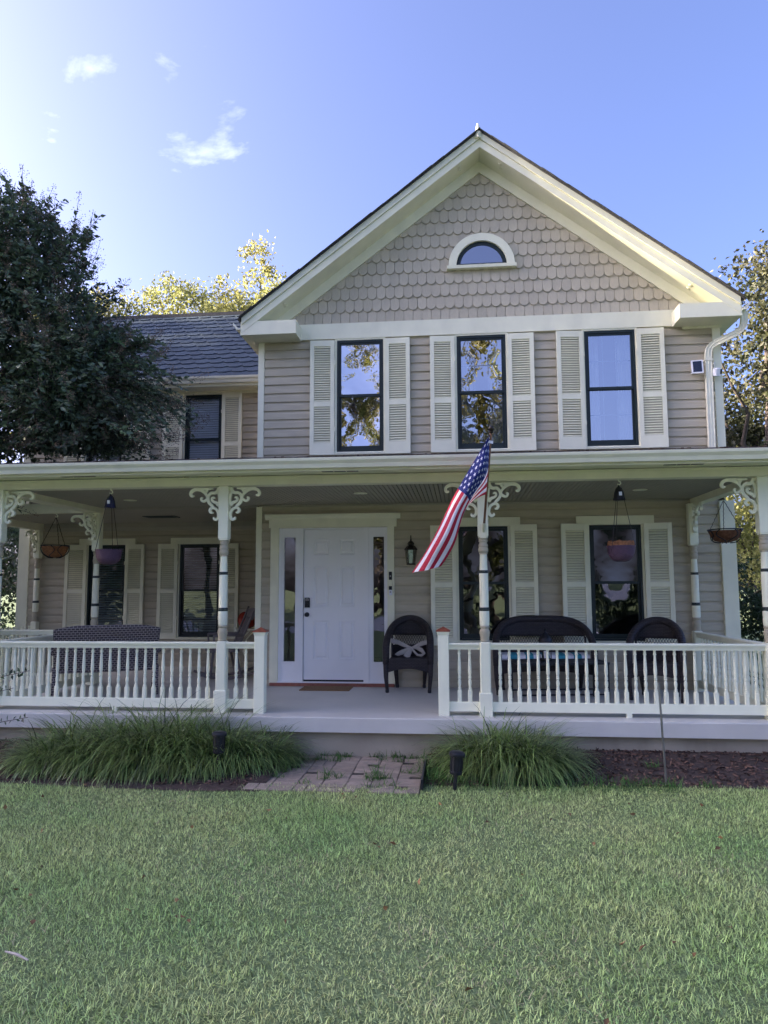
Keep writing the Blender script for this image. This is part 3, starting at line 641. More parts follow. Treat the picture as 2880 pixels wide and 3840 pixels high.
for i in range(7): r_.box(-.22, .22, -.10+i*.031, -.085+i*.031, -.016, -.012)
r_.build('ceiling_vent', m_green, cl2, loc=(p.x, 1.2, 2.478))

# ---- gable
EAVE_X, EAVE_Z = 3.35, 5.055         # half width and height of the barge board top at the eave
def roofz(dx, off=0): return 7.575-ROOF_S*abs(dx)+off
TOPN = math.hypot(1, ROOF_S)
gw = MB(); gw.extr([(-2.76, 5.05), (3.49, 5.05), (XC, 5.05+(3.49-XC)*ROOF_S)], 'y', .0, .1)
gw = part(gw, 'gable_wall', m_scale)
# half-round window
HX, HZ = .378, 5.845; RO_, RI = .462, .352
def arc(r_, n=26, z=HZ): return [(HX+r_*math.cos(math.pi*i/n), z+r_*math.sin(math.pi*i/n)) for i in range(n+1)]
# fish scale shingles
sm = MB(); ww = .0622; pts = [(-ww, .25), (-ww, .062)]+[(-ww*math.cos(math.pi*i/10), .062-ww*math.sin(math.pi*i/10)) for i in range(1, 10)]+[(ww, .062), (ww, .25)]
n_ = len(pts); sv = [(x, -.027+.025*(z/.25)-.001, z) for x, z in pts]+[(x, -.027+.025*(z/.25)+.011, z) for x, z in pts]
sm.add(sv, [tuple(range(n_-1, -1, -1)), tuple(range(n_, 2*n_))]+[(i, (i+1) % n_, (i+1) % n_+n_, i+n_) for i in range(n_)])
sc_me = sm.mesh('shingle', m_scale)
SWD, SRH = .1295, .181
for r_ in range(14):
    z = 5.063+r_*SRH-.0
    for c_ in range(-24, 25):
        x = XC+.01+(c_+(.5 if r_ % 2 else 0))*SWD
        top = 7.33-ROOF_S*abs(x-XC)
        if z+.03 > top+.03 or abs(x-XC) > 2.78: continue
        if abs(x-HX) < .40 and HZ-.05 < z and math.hypot(abs(x-HX)+.02, z+.20-HZ) < .43 and z+.06 > HZ-.05: continue
        place('shingle', sc_me, gw, (x, -.006+random.uniform(-.0015, .0015), z+random.uniform(-.003, .003)), (0, R(random.uniform(-.5, .5)), 0))
hw = MB(); oa, ia = arc(RO_), arc(RI); n_ = len(oa)
vv = [(x, -.085, z) for x, z in oa]+[(x, -.085, z) for x, z in ia]+[(x, .0, z) for x, z in oa]+[(x, .0, z) for x, z in ia]; ff = []
for i in range(n_-1): ff += [(i, i+1, n_+i+1, n_+i), (i, 2*n_+i, 2*n_+i+1, i+1), (n_+i, n_+i+1, 3*n_+i+1, 3*n_+i)]
hw.add(vv, ff); half = part(hw, 'arched_window', m_trim, None, 30)
s_ = MB(); s_.extr([(0, HZ-.048), (-.10, HZ-.048), (-.105, HZ-.004), (-.085, HZ+.004), (0, HZ+.006)], 'x', HX-.485, HX+.485); part(s_, 'sill', m_trim, half)
f_ = MB(); oa, ia = arc(RI), arc(RI-.055); vv = [(x, -.045, z) for x, z in oa]+[(x, -.045, z) for x, z in ia]+[(x, -.03, z) for x, z in ia]; ff = []
for i in range(n_-1): ff += [(i, i+1, n_+i+1, n_+i), (n_+i, n_+i+1, 2*n_+i+1, 2*n_+i)]
f_.add(vv, ff); f_.box(HX-RI, HX+RI, -.047, -.03, HZ, HZ+.035); part(f_, 'sash', m_sash, half)
m_archglass = glass_mat('arched glass', .32, (.2, .2, .25), .05)
p_ = MB(); ar = arc(RI-.05); p_.add([(x, -.038, z) for x, z in ar], [tuple(range(len(ar)))]); part(p_, 'pane', m_archglass, half)
p_ = MB(); p_.add([(x, -.033, z) for x, z in ar], [tuple(range(len(ar)))]); part(p_, 'room_shade_sheet', m_black, half)  # flat black sheet painted as the unlit room behind the pane
# rakes, each side mirrored
def rake_poly(o0, o1, x0, x1): return [(x0, roofz(x0, o0)), (x1, roofz(x1, o0)), (x1, roofz(x1, o1)), (x0, roofz(x0, o1))]
for sg in (-1, 1):
    def fx(pts): return [(XC+sg*x, z) for x, z in (pts if sg > 0 else pts[::-1])]
    q = MB(); q.extr(fx(rake_poly(.022, -.070, 0, EAVE_X-.02)), 'y', -.43, -.39); q.extr(fx(rake_poly(-.073, -.185, 0, EAVE_X-.02)), 'y', -.405, -.37); part(q, 'barge_board', m_trim)
    q = MB(); q.extr(fx(rake_poly(-.178, -.158, 0, EAVE_X-.05)), 'y', -.37, -.04); so = part(q, 'rake_soffit', m_trim)
    for xx, dy in ((.28, -.30), (.28, -.20), (2.75, -.30), (2.75, -.20)):
        r_ = MB(); r_.lathe([(.03, -.004), (.03, .002), (.02, .003), (.018, 0), (.006, 0)], n=14); r_.build('round_vent', m_trim, so, True, (XC+sg*xx, dy, roofz(xx, -.182)), (0, sg*math.atan(ROOF_S), 0))
    q = MB(); q.extr(fx(rake_poly(-.178, -.345, 0, 2.99)), 'y', -.05, -.0); part(q, 'rake_frieze', m_trim)
    q = MB(); q.extr(fx(rake_poly(.036, .023, -.0, EAVE_X+.03)), 'y', -.46, 9.3); rf = part(q, 'main_roof', m_roofdark)
    for k in range(20):                          # uneven shingle ends along the rake
        a = EAVE_X*(k+.5)/20; t = MB(); t.box(-.118, .118, -.02, .06, -.004, .004); t.build('roof_shingle', m_roofdark, rf, loc=(XC+sg*a, -.465+random.uniform(-.012, .008), roofz(a, .038)), rot=(0, sg*math.atan(ROOF_S)+R(sg*.9), 0))
    # box return with side eave
    q = MB(); xi, xo = 2.565, EAVE_X-.0
    fx2 = lambda x: XC+sg*x
    a_, c_ = sorted((fx2(xi), fx2(xo))); q.box(a_, c_, -.40, -.04, 4.842, 5.035); part(q, 'eave_return', m_trim)
    a_, c_ = sorted((fx2(3.13), fx2(xo))); q = MB(); q.box(a_, c_, -.04, 9.2, 4.843, 5.02); part(q, 'side_eave', m_trim)
    g_ = MB(); prof = [(0, -.10), (.06, -.10), (.075, -.06), (.102, -.03), (.105, 0), (.095, 0), (.06, -.08), (0, -.08)]
    g_.extr([(fx2(xo+.003+p), 5.02+z) for p, z in prof], 'y', -.41, 9.2); part(g_, 'side_gutter', m_gut)
# frieze
q = MB(); q.box(WL+.45, WR-.46, -.045, 0, 4.862, 5.088); q.box(WL-.04, WL+.45, -.05, 0, 4.80+.05, 4.99); q.box(WR-.46, WR+.045, -.05, 0, 4.815, 4.99); part(q, 'frieze_board', m_trim)
# finial
q = MB(); q.lathe([(.055, 7.545), (.06, 7.58), (.052, 7.595), (.040, 7.615), (.03, 7.64), (.024, 7.67), (.021, 7.70), (.014, 7.722), (.004, 7.733)], (XC-.02, -.41), 12)
q.lathe([(.075, 7.50), (.075, 7.55), (.05, 7.56)], (XC-.02, -.41), 4); part(q, 'finial', m_trim, None, 45)
# downspout
def ds(pts): 
    q = MB(); w_, t = .042, .030
    for i in range(len(pts)-1):
        a, c = Vector(pts[i]), Vector(pts[i+1])
    V = []; P = [Vector(p) for p in pts]
    for i, p in enumerate(P):
        d = (P[min(i+1, len(P)-1)]-P[max(i-1, 0)]).normalized(); s_ = d.cross(Vector((0, 1, 0))).normalized(); f = s_.cross(d)
        k = [(-w_, -t), (-w_+.008, -t), (-w_+.012, -t+.006), (-.006, -t+.006), (-.002, -t), (.002, -t), (.006, -t+.006), (w_-.012, -t+.006), (w_-.008, -t), (w_, -t), (w_, t), (-w_, t)]
        V += [p+s_*a+Vector((0, 1, 0))*c_ for a, c_ in k]
    n_ = 12; q.add(V, [(i*n_+j, i*n_+(j+1) % n_, (i+1)*n_+(j+1) % n_, (i+1)*n_+j) for i in range(len(P)-1) for j in range(n_)]); return q
q = ds([(3.775, -.30, 4.93), (3.775, -.29, 4.80), (3.765, -.27, 4.74), (3.735, -.25, 4.695), (3.69, -.22, 4.665), (3.46, -.12, 4.575), (3.41, -.10, 4.545), (3.382, -.085, 4.50), (3.372, -.08, 4.44), (3.368, -.075, 4.2), (3.362, -.075, 3.06)])
dsp = part(q, 'downspout', m_gut)
q = MB(); q.box(3.318, 3.422, -.113, -.04, 4.345, 4.37); part(q, 'strap', m_gut, dsp)

# ---- left wing roof
EY, EZ = 1.96, 4.955
RYD, RIDGE_Y = math.cos(math.atan(ROOF_S)), 5.08
lr = MB(); z1 = EZ+ROOF_S*(RIDGE_Y-EY)
lr.add([(-8.1, EY, EZ), (0, EY, EZ), (0, RIDGE_Y, z1), (-8.1, RIDGE_Y, z1), (-8.1, 2*RIDGE_Y-EY, EZ), (0, 2*RIDGE_Y-EY, EZ), (-8.1, EY, EZ-.04), (WL-.02, EY, EZ-.04)], [(0, 1, 2, 3), (3, 2, 5, 4), (0, 6, 7, 1)])
lr = part(lr, 'wing_roof', m_roof)
sm = MB(); hw_ = .134; pts = [(-hw_, .30), (-hw_, .062), (-hw_+.062, .0), (hw_-.062, .0), (hw_, .062), (hw_, .30)]; n_ = 6
th0, th1 = .026, .004
sv = [(x, s_, th0+(th1-th0)*(s_/.30)) for x, s_ in pts]+[(x, s_, th0+(th1-th0)*(s_/.30)-.02) for x, s_ in pts]
sm.add(sv, [tuple(range(n_)), tuple(range(2*n_-1, n_-1, -1))]+[(i, i+n_, (i+1) % n_+n_, (i+1) % n_) for i in range(n_)])
rs_me = sm.mesh('roof_shingle', m_roof); slope = math.atan(ROOF_S); SL = (RIDGE_Y-EY)/RYD
nr = 16; ex = SL/nr
for r_ in range(nr):
    for c_ in range(18):
        x = WL-.06-(c_+(.5 if r_ % 2 else 0))*.272+.27
        if x < -7.7 or len(lr.children) >= 300: continue
        s_ = r_*ex-.02
        if x > -3.15 and EZ+s_*math.sin(slope) < 4.9: continue
        place('roof_shingle', rs_me, lr, (x+random.uniform(-.003, .003), EY+s_*math.cos(slope)+.006, EZ+s_*math.sin(slope)), (slope, 0, R(random.uniform(-.4, .4))))
q = MB(); q.box(-8.1, -.6, RIDGE_Y-.10, RIDGE_Y+.10, z1-.055, z1+.018); part(q, 'ridge_cap', m_roofdark)
g = MB(); zz = 4.955; g.extr([(EY-.005, zz-.105), (EY-.06, zz-.105), (EY-.078, zz-.06), (EY-.105, zz-.03), (EY-.11, zz), (EY-.10, zz), (EY-.06, zz-.085), (EY-.005, zz-.085)], 'x', -8.1, WL-.04); part(g, 'wing_gutter', m_gut)
q = MB(); q.box(-8.1, WL-.04, EY, LWY, 4.80, 4.85); q.box(-8.1, WL-.04, EY-.004, EY+.02, 4.80, 4.95); q.box(-7.7, WL-.04, LWY-.04, LWY, 4.755, 4.80); part(q, 'wing_soffit', m_trim)
q = MB(); q.tube([(-5.86, LWY-.08, 4.85), (-5.86, LWY-.08, 3.45)], .04, 8); part(q, 'downspout', m_gut)

# ------------------------------------------------------------------ furniture on the porch
def wicker_seat(name, label, cat, loc, rz, hw, group=None):
    """arched black wicker chair or settee, facing local -y"""
    t = thing(name, label, cat, loc, rz, group); N = 36
    def rim(a):
        s_ = math.sin(a); c_ = math.cos(a); ex = 1.0 if hw < .4 else .55
        x = -hw*math.copysign(abs(c_)**ex, c_); return Vector((x, -.26+.47*s_**.8, .57+.35*s_**.75))
    q = MB(); pts = [rim(math.pi*i/N) for i in range(N+1)]
    pts = [Vector((-hw, -.27, .36)), Vector((-hw, -.27, .48))]+pts+[Vector((hw, -.27, .48)), Vector((hw, -.27, .36))]
    q.tube(pts, [.040, .044]+[.046]*(N+1)+[.044, .040], 10); q.build('back_rim', m_wick, t, True)
    def topz(x):
        best = .57
        for i in range(N):
            a, c = rim(math.pi*i/N), rim(math.pi*(i+1)/N)
            if a.x <= x <= c.x and c.x > a.x: k = (x-a.x)/(c.x-a.x); best = a.z+(c.z-a.z)*k
        return best
    bw = hw-.05
    def backy(x, z): return .185-.10*(x/bw)**4-.04*(.9-z)
    def sheet(zlo, zhi, nm):
        q = MB(); n = 24; m_ = 6; vv = []
        for i in range(n+1):
            x = -bw+2*bw*i/n; hi = zhi(x); lo_ = min(zlo, hi-.005)
            for j in range(m_+1): z = lo_+(hi-lo_)*j/m_; vv.append((x, backy(x, z), z))
        for i in range(n+1):
            x = -bw+2*bw*i/n; hi = zhi(x); lo_ = min(zlo, hi-.005)
            for j in range(m_+1): z = lo_+(hi-lo_)*j/m_; vv.append((x, backy(x, z)+.018, z))
        K = (n+1)*(m_+1); f = []
        for i in range(n):
            for j in range(m_):
                a = i*(m_+1)+j; b_ = a+m_+1; f += [(a, b_, b_+1, a+1), (K+a, K+a+1, K+b_+1, K+b_)]
            a = i*(m_+1); b_ = a+m_+1; f += [(a, K+a, K+b_, b_), (a+m_, b_+m_, K+b_+m_, K+a+m_)]
        q.add(vv, f); return q.build(nm, m_wick, t, True)
    sheet(.70, lambda x: topz(x)-.01, 'upper_weave'); sheet(.40, lambda x: .575, 'lower_weave')
    q = MB(); st = .034; n = int(2*bw/st)
    for i in range(-4, n+1):
        for s_ in (1, -1):
            a = -bw+i*st; x0_, x1_ = (a, a+.125*.6) if s_ > 0 else (a+.125*.6, a)
            if min(x0_, x1_) < -bw or max(x0_, x1_) > bw: continue
            q.tube([(x0_, backy(x0_, .57)+.008, .57), (x1_, backy(x1_, .705)+.008, .705)], .0035, 4)
    kind(q.build('lattice', m_wick, t), 'stuff')
    for sx in (-1, 1):
        q = MB(); q.tube([(sx*bw, backy(bw, .4), .38), (sx*bw, backy(bw, .7), .7)], .014, 6); q.build('back_stile', m_wick, t)
    q = MB(); q.cbox(-hw+.03, hw-.03, -.27, .17, .38, .425, .015); q.build('seat', m_wick, t)
    q = MB(); n = 20; vv = []
    for i in range(n+1):
        x = -hw+.03+(2*hw-.06)*i/n; k = 2*i/n-1; zb = .255+.045*(1-k*k)
        vv += [(x, -.285, zb), (x, -.285, .43), (x, -.262, .43), (x, -.262, zb)]
    q.add(vv, [(4*i+a, 4*i+4+a, 4*i+4+(a+1) % 4, 4*i+(a+1) % 4) for i in range(n) for a in range(4)]+[(3, 2, 1, 0), (4*n, 4*n+1, 4*n+2, 4*n+3)]); q.build('apron', m_wick, t)
    for sx in (-1, 1):
        for y, x in ((-.27, hw-.0), (.19, hw-.09)):
            q = MB(); q.tube([(sx*(x-.015), y+(.02 if y > 0 else 0), .03), (sx*x, y, .20), (sx*x, y, .42)], [.021, .030, .040], 9)
            lg = q.build('leg', m_wick, t, True)
            q = MB(); q.lathe([(.020, 0), (.024, .006), (.024, .035), (.019, .05)], (sx*(x-.015), y+(.02 if y > 0 else 0)), 10); q.build('foot', m_lampblk, lg, 40)
    return t
chair = wicker_seat('wicker_armchair', 'black wicker armchair with a linen bow, beside the front door', 'chair', (-.664, -.285, 0), 0, .285)
wicker_seat('wicker_loveseat', 'black wicker loveseat with arched back under the porch windows', 'loveseat', (1.05, -.40, 0), 0, .60)
wicker_seat('wicker_armchair', 'black wicker armchair turned sideways at the right end of the porch railing', 'chair', (2.37, -.78, 0), R(-20), .30)
# linen bow tied across the first chair
q = MB(); k = .00105
def zz(x, y): return ((x-450)*k, .43+(720-y)*k)
def rib3(pts, w0, y0, y1):
    n = len(pts); vv = []; f = []
    for i, (x, y) in enumerate(pts):
        X, Z = zz(x, y); t = i/(n-1); d = w0[i]*k/2; nx = pts[min(i+1, n-1)][0]-pts[max(i-1, 0)][0]; ny = -(pts[min(i+1, n-1)][1]-pts[max(i-1, 0)][1]); L_ = math.hypot(nx, ny); a, c = -ny/L_*d, nx/L_*d
        yy = y0+(y1-y0)*t+.006*math.sin(i*2.1); vv += [(X+a, yy, Z+c), (X, yy-.012, Z), (X-a, yy, Z-c)]
    for i in range(n-1): f += [(3*i, 3*i+3, 3*i+4, 3*i+1), (3*i+1, 3*i+4, 3*i+5, 3*i+2)]
    q.add(vv, f)
rib3([(215, 525), (300, 545), (390, 585), (480, 620)], [62, 55, 45, 30], .02, .05)
rib3([(705, 530), (620, 555), (540, 590), (470, 622)], [62, 55, 45, 30], .02, .05)
rib3([(475, 615), (420, 640), (360, 665), (300, 690), (270, 690)], [28, 52, 60, 48, 8], .04, -.03)
rib3([(475, 620), (450, 660), (425, 700), (410, 722)], [25, 60, 75, 80], .03, -.04)
rib3([(485, 615), (540, 610), (600, 640), (632, 680), (600, 705), (550, 700), (505, 650), (485, 622)], [25, 48, 50, 40, 36, 30, 26, 20], .04, -.02)
q.lathe([(.010, -.012), (.017, -.004), (.017, .006), (.008, .014)], (0, 0), 8)
nv = 8*4; q.v[-nv:] = [(x+.03, .028+y, z+.538) for x, y, z in q.v[-nv:]]
q.build('linen_bow', m_ribbon, chair, True)
# striped cushion on the loveseat
cu = MB(); L0, L1 = .52, 1.60; n = 22
for i in range(n):
    a, c = L0+(L1-L0)*i/n, L0+(L1-L0)*(i+1)/n; e0 = .016 if i == 0 else 0; e1 = .016 if i == n-1 else 0
    y0, y1 = -.64, -.26
    pr2 = [(y0+.01, .426), (y0-.004, .448), (y0+.012, .485), (y0+.06, .497), (y1-.05, .497), (y1, .48), (y1, .43)]
    mm = 0 if (i//2) % 2 == 0 else 1
    vv = [(a, y, z) for y, z in pr2]+[(c, y, z) for y, z in pr2]; m_ = len(pr2)
    f = [(j, j+1, m_+j+1, m_+j) for j in range(m_-1)]
    if i == 0: f.append(tuple(range(m_-1, -1, -1)))
    if i == n-1: f.append(tuple(range(m_, 2*m_)))
    cu.add(vv, f, mm)
tag(cu.build('seat_cushion', [m_fabw, m_teal], None, 40), 'teal and white striped cushion lying on the black wicker loveseat', 'cushion')
# low table and candle lantern
tb = thing('coffee_table', 'low dark metal table standing in front of the black wicker loveseat', 'table', (1.16, -1.02, 0), R(9))
q = MB(); q.box(-.54, .54, -.24, -.21, .435, .460); q.box(-.54, .54, .21, .24, .435, .460); q.box(-.54, -.51, -.21, .21, .436, .459); q.box(.51, .54, -.21, .21, .436, .459); q.box(-.51, .51, -.21, .21, .443, .452); q.build('table_top', m_lampblk, tb)
for sx in (-1, 1):
    for sy in (-1, 1):
        q = MB(); q.box(sx*.515-.017, sx*.515+.017, sy*.225-.014, sy*.225+.014, 0, .436); q.build('leg', m_lampblk, tb)
for sy in (-1, 1): q = MB(); q.box(-.50, .50, sy*.225-.009, sy*.225+.009, .085, .103); q.build('stretcher', m_lampblk, tb)
cl_ = thing('candle_lantern', 'black onion topped candle lantern standing on the low porch table', 'lantern', (1.02, -.98, .46))
q = MB(); q.lathe([(.075, 0), (.08, .008), (.08, .02), (.06, .028)], n=10); q.build('base', m_black, cl_)
q = MB(); q.lathe([(.07, .185), (.082, .19), (.078, .205), (.085, .235), (.07, .275), (.035, .31), (.014, .335), (.012, .36), (.02, .37), (.004, .385)], n=12); q.build('dome', m_black, cl_, 50)
for i in range(6):
    a = i*math.pi/3; q = MB(); q.tube([(.065*math.cos(a), .065*math.sin(a), .02), (.065*math.cos(a), .065*math.sin(a), .19)], .006, 5); q.build('bar', m_black, cl_)
q = MB(); q.lathe([(.03, .025), (.03, .11), (.004, .115)], n=12); q.build('candle', m_fabw, cl_)
# brown resin settee seen from behind
gl = thing('wicker_settee', 'brown woven resin settee with its back to the left porch railing', 'settee', (-4.50, -.95, 0), R(207))
def woven(nm, fn, n=26, m_=14, th=.02):
    q = MB(); vv = []
    for j in range(m_+1):
        for i in range(n+1): vv.append(fn(i/n, j/m_))
    K = len(vv); vv += [(x, y+th, z) for x, y, z in vv]; f = []
    for j in range(m_):
        for i in range(n): a = j*(n+1)+i; f += [(a, a+1, a+n+2, a+n+1), (K+a, K+a+n+1, K+a+n+2, K+a+1)]
    for i in range(n): a = m_*(n+1)+i; f += [(i, K+i, K+i+1, i+1), (a, a+1, K+a+1, K+a)]
    for j in range(m_): a = j*(n+1); b_ = a+n; f += [(a, a+n+1, K+a+n+1, K+a), (b_, K+b_, K+b_+n+1, b_+n+1)]
    q.add(vv, f); return q.build(nm, m_wickb, gl, True)
woven('backrest', lambda s_, t: ((s_-.5)*(1.22+.0*t), .20+.36*t+.10*(2*s_-1)**2*-.6*(1-.3*t), .30+.60*t-.05*t*(2*s_-1)**4))
woven('seat', lambda s_, t: ((s_-.5)*1.2, -.34+.56*t, .36-.04*math.sin(t*3.1)), 20, 8, .015)
for sx in (-1, 1):
    q = MB(); q.tube([(sx*.62, .27, .55), (sx*.64, .05, .60), (sx*.65, -.2, .60), (sx*.64, -.34, .56), (sx*.62, -.37, .44), (sx*.60, -.36, .0)], .028, 8); q.build('arm', m_wickb, gl, True)
    q = MB(); q.tube([(sx*.60, .24, .38), (sx*.60, .26, .18), (sx*.60, .28, 0)], .022, 8); q.build('leg', m_wickb, gl, True)
q = MB(); q.tube([(-.6, .22, .33), (.6, .22, .33)], .018, 8); q.build('seat_rail', m_wickb, gl)
# weathered rocking chair
rk = thing('rocking_chair', 'weathered grey wooden rocking chair behind the porch post left of the door', 'chair', (-3.52, .75, 0), R(-62))
q = MB(); q.cbox(-.23, .23, -.24, .20, .40, .44, .02); q.build('seat', m_grey, rk)
for sx in (-1, 1):
    q = MB(); q.tube([(sx*.20, .17, .43), (sx*.23, .30, .75), (sx*.25, .40, 1.0)], [.018, .018, .014], 7); q.build('back_post', m_grey, rk)
    q = MB(); q.tube([(sx*.20, -.18, .41), (sx*.22, -.22, .06)], .019, 7); q.build('leg', m_grey, rk)
    q = MB(); q.tube([(sx*.20, .14, .41), (sx*.22, .22, .06)], .019, 7); q.build('leg', m_grey, rk)
    q = MB(); q.tube([(sx*.22, -.40, .10), (sx*.22, -.2, .042), (sx*.22, .05, .021), (sx*.22, .3, .05), (sx*.22, .55, .12)], .021, 6); q.build('rocker', m_grey, rk)
    q = MB(); q.tube([(sx*.22, .25, .64), (sx*.27, 0, .65), (sx*.27, -.20, .64)], .02, 6); q.build('arm', m_grey, rk)
    q = MB(); q.tube([(sx*.26, -.17, .42), (sx*.27, -.19, .64)], .014, 6); q.build('arm_post', m_grey, rk)
for i in range(5):
    x = -.13+i*.065; q = MB(); q.tube([(x*.9, .18, .43), (x, .37, .90)], .009, 5); q.build('spindle', m_grey, rk)
q = MB(); n = 10; vv = []
for i in range(n+1):
    x = -.28+.56*i/n; y = .36+.03*(1-(2*i/n-1)**2)
    vv += [(x, y, .86), (x, y+.055, 1.01+.02*math.cos((2*i/n-1)*1.5)), (x, y+.075, 1.0), (x, y+.02, .86)]
q.add(vv, [(4*i+a, 4*i+4+a, 4*i+4+(a+1) % 4, 4*i+(a+1) % 4) for i in range(n) for a in range(4)]+[(3, 2, 1, 0), (4*n, 4*n+1, 4*n+2, 4*n+3)]); q.build('crest_rail', m_grey, rk)
# side table with pumpkins
stb = thing('side_table', 'white topped table with curved legs in the porch corner by the rocking chair', 'table', (-3.22, 1.62, 0))
q = MB(); q.cbox(-.36, .36, -.24, .24, .665, .69, .006); q.build('table_top', m_rail, stb)
for sx in (-1, 1):
    for sy in (-1, 1): q = MB(); q.tube([(sx*.10, sy*.18, .665), (sx*.26, sy*.19, .50), (sx*.31, sy*.19, .30), (sx*.24, sy*.19, .12), (sx*.30, sy*.2, .0)], .012, 6); q.build('leg', m_rail, stb, True)
def pumpkin(lbl, loc, r_, h, m):
    p = thing('pumpkin', lbl, 'pumpkin', loc); q = MB(); n = 40; prof = 12; vv = []
    for j in range(prof+1):
        a = math.pi*j/prof
        for i in range(n): b_ = 2*math.pi*i/n; rr = r_*math.sin(a)**.8*(1-.07*abs(math.sin(b_*5))); vv.append((rr*math.cos(b_), rr*math.sin(b_), h*.5*(1-math.cos(a))-.015*math.sin(a)*0))
    q.add(vv, [(j*n+i, j*n+(i+1) % n, (j+1)*n+(i+1) % n, (j+1)*n+i) for j in range(prof) for i in range(n)]); q.build('gourd', m, p, True)
    q = MB(); q.tube([(0, 0, h-.02), (.005, 0, h+.04), (.025, 0, h+.08)], [.022, .014, .017], 7); q.build('stem', m_grey if m is m_pump else m_black, p, True)
pumpkin('red orange pumpkin with a pale stem on the porch corner table', (-3.40, 1.55, .69), .155, .27, m_pump)
pumpkin('dark pumpkin beside the red one on the porch corner table', (-3.10, 1.66, .69), .15, .29, m_pump2)
# doormat
q = MB(); q.cbox(-2.10, -1.44, -.47, -.085, .0005, .014, .004); tag(q.build('doormat', m_matb), 'tan coir doormat lying in front of the white front door', 'mat')

# ------------------------------------------------------------------ wall fittings
wl = thing('wall_lantern', 'black carriage lantern mounted on the siding right of the front door', 'lantern', (-.645, -.02, 1.64))
q = MB(); q.lathe([(.05, 0), (.05, .008), (.02, .014)], n=14); q.v = [(x, .002-z, y+.13) for x, y, z in q.v]; q.build('wall_plate', m_bronze, wl)
q = MB(); q.tube([(0, -.005, .13), (0, -.03, .09), (0, -.06, .03), (0, -.10, .005)], .009, 7); q.build('arm', m_bronze, wl)
q = MB(); q.lathe([(.055, .0), (.062, .006), (.062, .016), (.05, .02)], (0, -.10), 6); q.build('base', m_bronze, wl)
q = MB(); q.lathe([(.085, .20), (.09, .207), (.082, .222), (.055, .255), (.035, .268), (.042, .272), (.046, .29), (.03, .315), (.014, .325), (.008, .36), (.006, .40)], (0, -.10), 6); q.build('roof', m_bronze, wl)
for i in range(6):
    a = i*math.pi/3; q = MB(); q.tube([(.056*math.cos(a), -.10+.056*math.sin(a), .015), (.078*math.cos(a), -.10+.078*math.sin(a), .205)], .005, 4); q.build('bar', m_bronze, wl)
q = MB(); q.lathe([(.048, .02), (.068, .20)], (0, -.10), 6, cap=False); q.build('glass', m_glass, wl)
q = MB(); q.lathe([(.022, .02), (.022, .15), (.018, .155)], (0, -.10), 12); q.build('lamp_tube', m_lglass, wl, 40)
def bell(lbl, z, h, mbody, split):
    b_ = thing('doorbell', lbl, 'doorbell', (-.932, -.045, z)); q = MB(); q.cbox(-.021, .021, -.022, .001, -h/2, h/2 if not split else 0.012, .005); q.build('case', mbody, b_)
    if split: q = MB(); q.cbox(-.021, .021, -.021, .001, .0125, h/2, .005); q.build('camera_face', m_black, b_)
    q = MB(); q.lathe([(.011, 0), (.011, .003), (.008, .004), (.008, .002)], n=16); q.v = [(x, -.0215-zz_, y-(.018 if split else .005)) for x, y, zz_ in q.v]; q.build('button', m_steel, b_, 40)
bell('black video doorbell on the cream door casing, above the silver one', 1.495, .11, m_black, False)
bell('silver video doorbell with black top on the door casing, under the black one', 1.292, .125, m_plastic, True)
cbl = MB(); cbl.tube([(-.915, -.05, 1.44), (-.90, -.055, 1.36), (-.885, -.03, 1.15), (-.84, -.025, .95)], .0025, 4); tag(cbl.build('doorbell_wire', m_ring), 'thin wire hanging from the black doorbell down the siding', 'wire')
sp = thing('solar_panel', 'small white framed solar panel on the upper siding beside the downspout', 'solar panel', (3.218, -.10, 4.262))
q = MB(); q.cbox(-.075, .075, -.012, .006, -.096, .096, .004); o = q.build('frame', m_plastic, sp, rot=(R(-10), 0, R(-8)))
q = MB(); q.box(-.056, .056, -.0145, -.0119, -.078, .078); q.build('cell', m_solar, sp, rot=(R(-10), 0, R(-8)))
q = MB(); q.tube([(-.05, .0, -.05), (-.05, .085, -.06)], .012, 8); q.build('mount', m_plastic, sp)
sc_ = thing('security_camera', 'white security camera at the upper right house corner beside the downspout', 'camera', (3.462, -.10, 4.185))
q = MB(); q.cbox(-.045, .045, -.05, .03, -.055, .05, .012); q.build('body', m_plastic, sc_, rot=(R(12), 0, R(18)))
q = MB(); q.box(.020, .047, -.052, -.049, -.03, .035); q.build('lens', m_black, sc_, rot=(R(12), 0, R(18)))
q = MB(); q.tube([(-.02, .02, .02), (-.03, .07, .03)], .012, 8); q.tube([(-.02, 0, .04), (-.03, -.0, .12), (-.005, .03, .145), (.01, .06, .12)], .003, 4); q.build('mount', m_plastic, sc_)

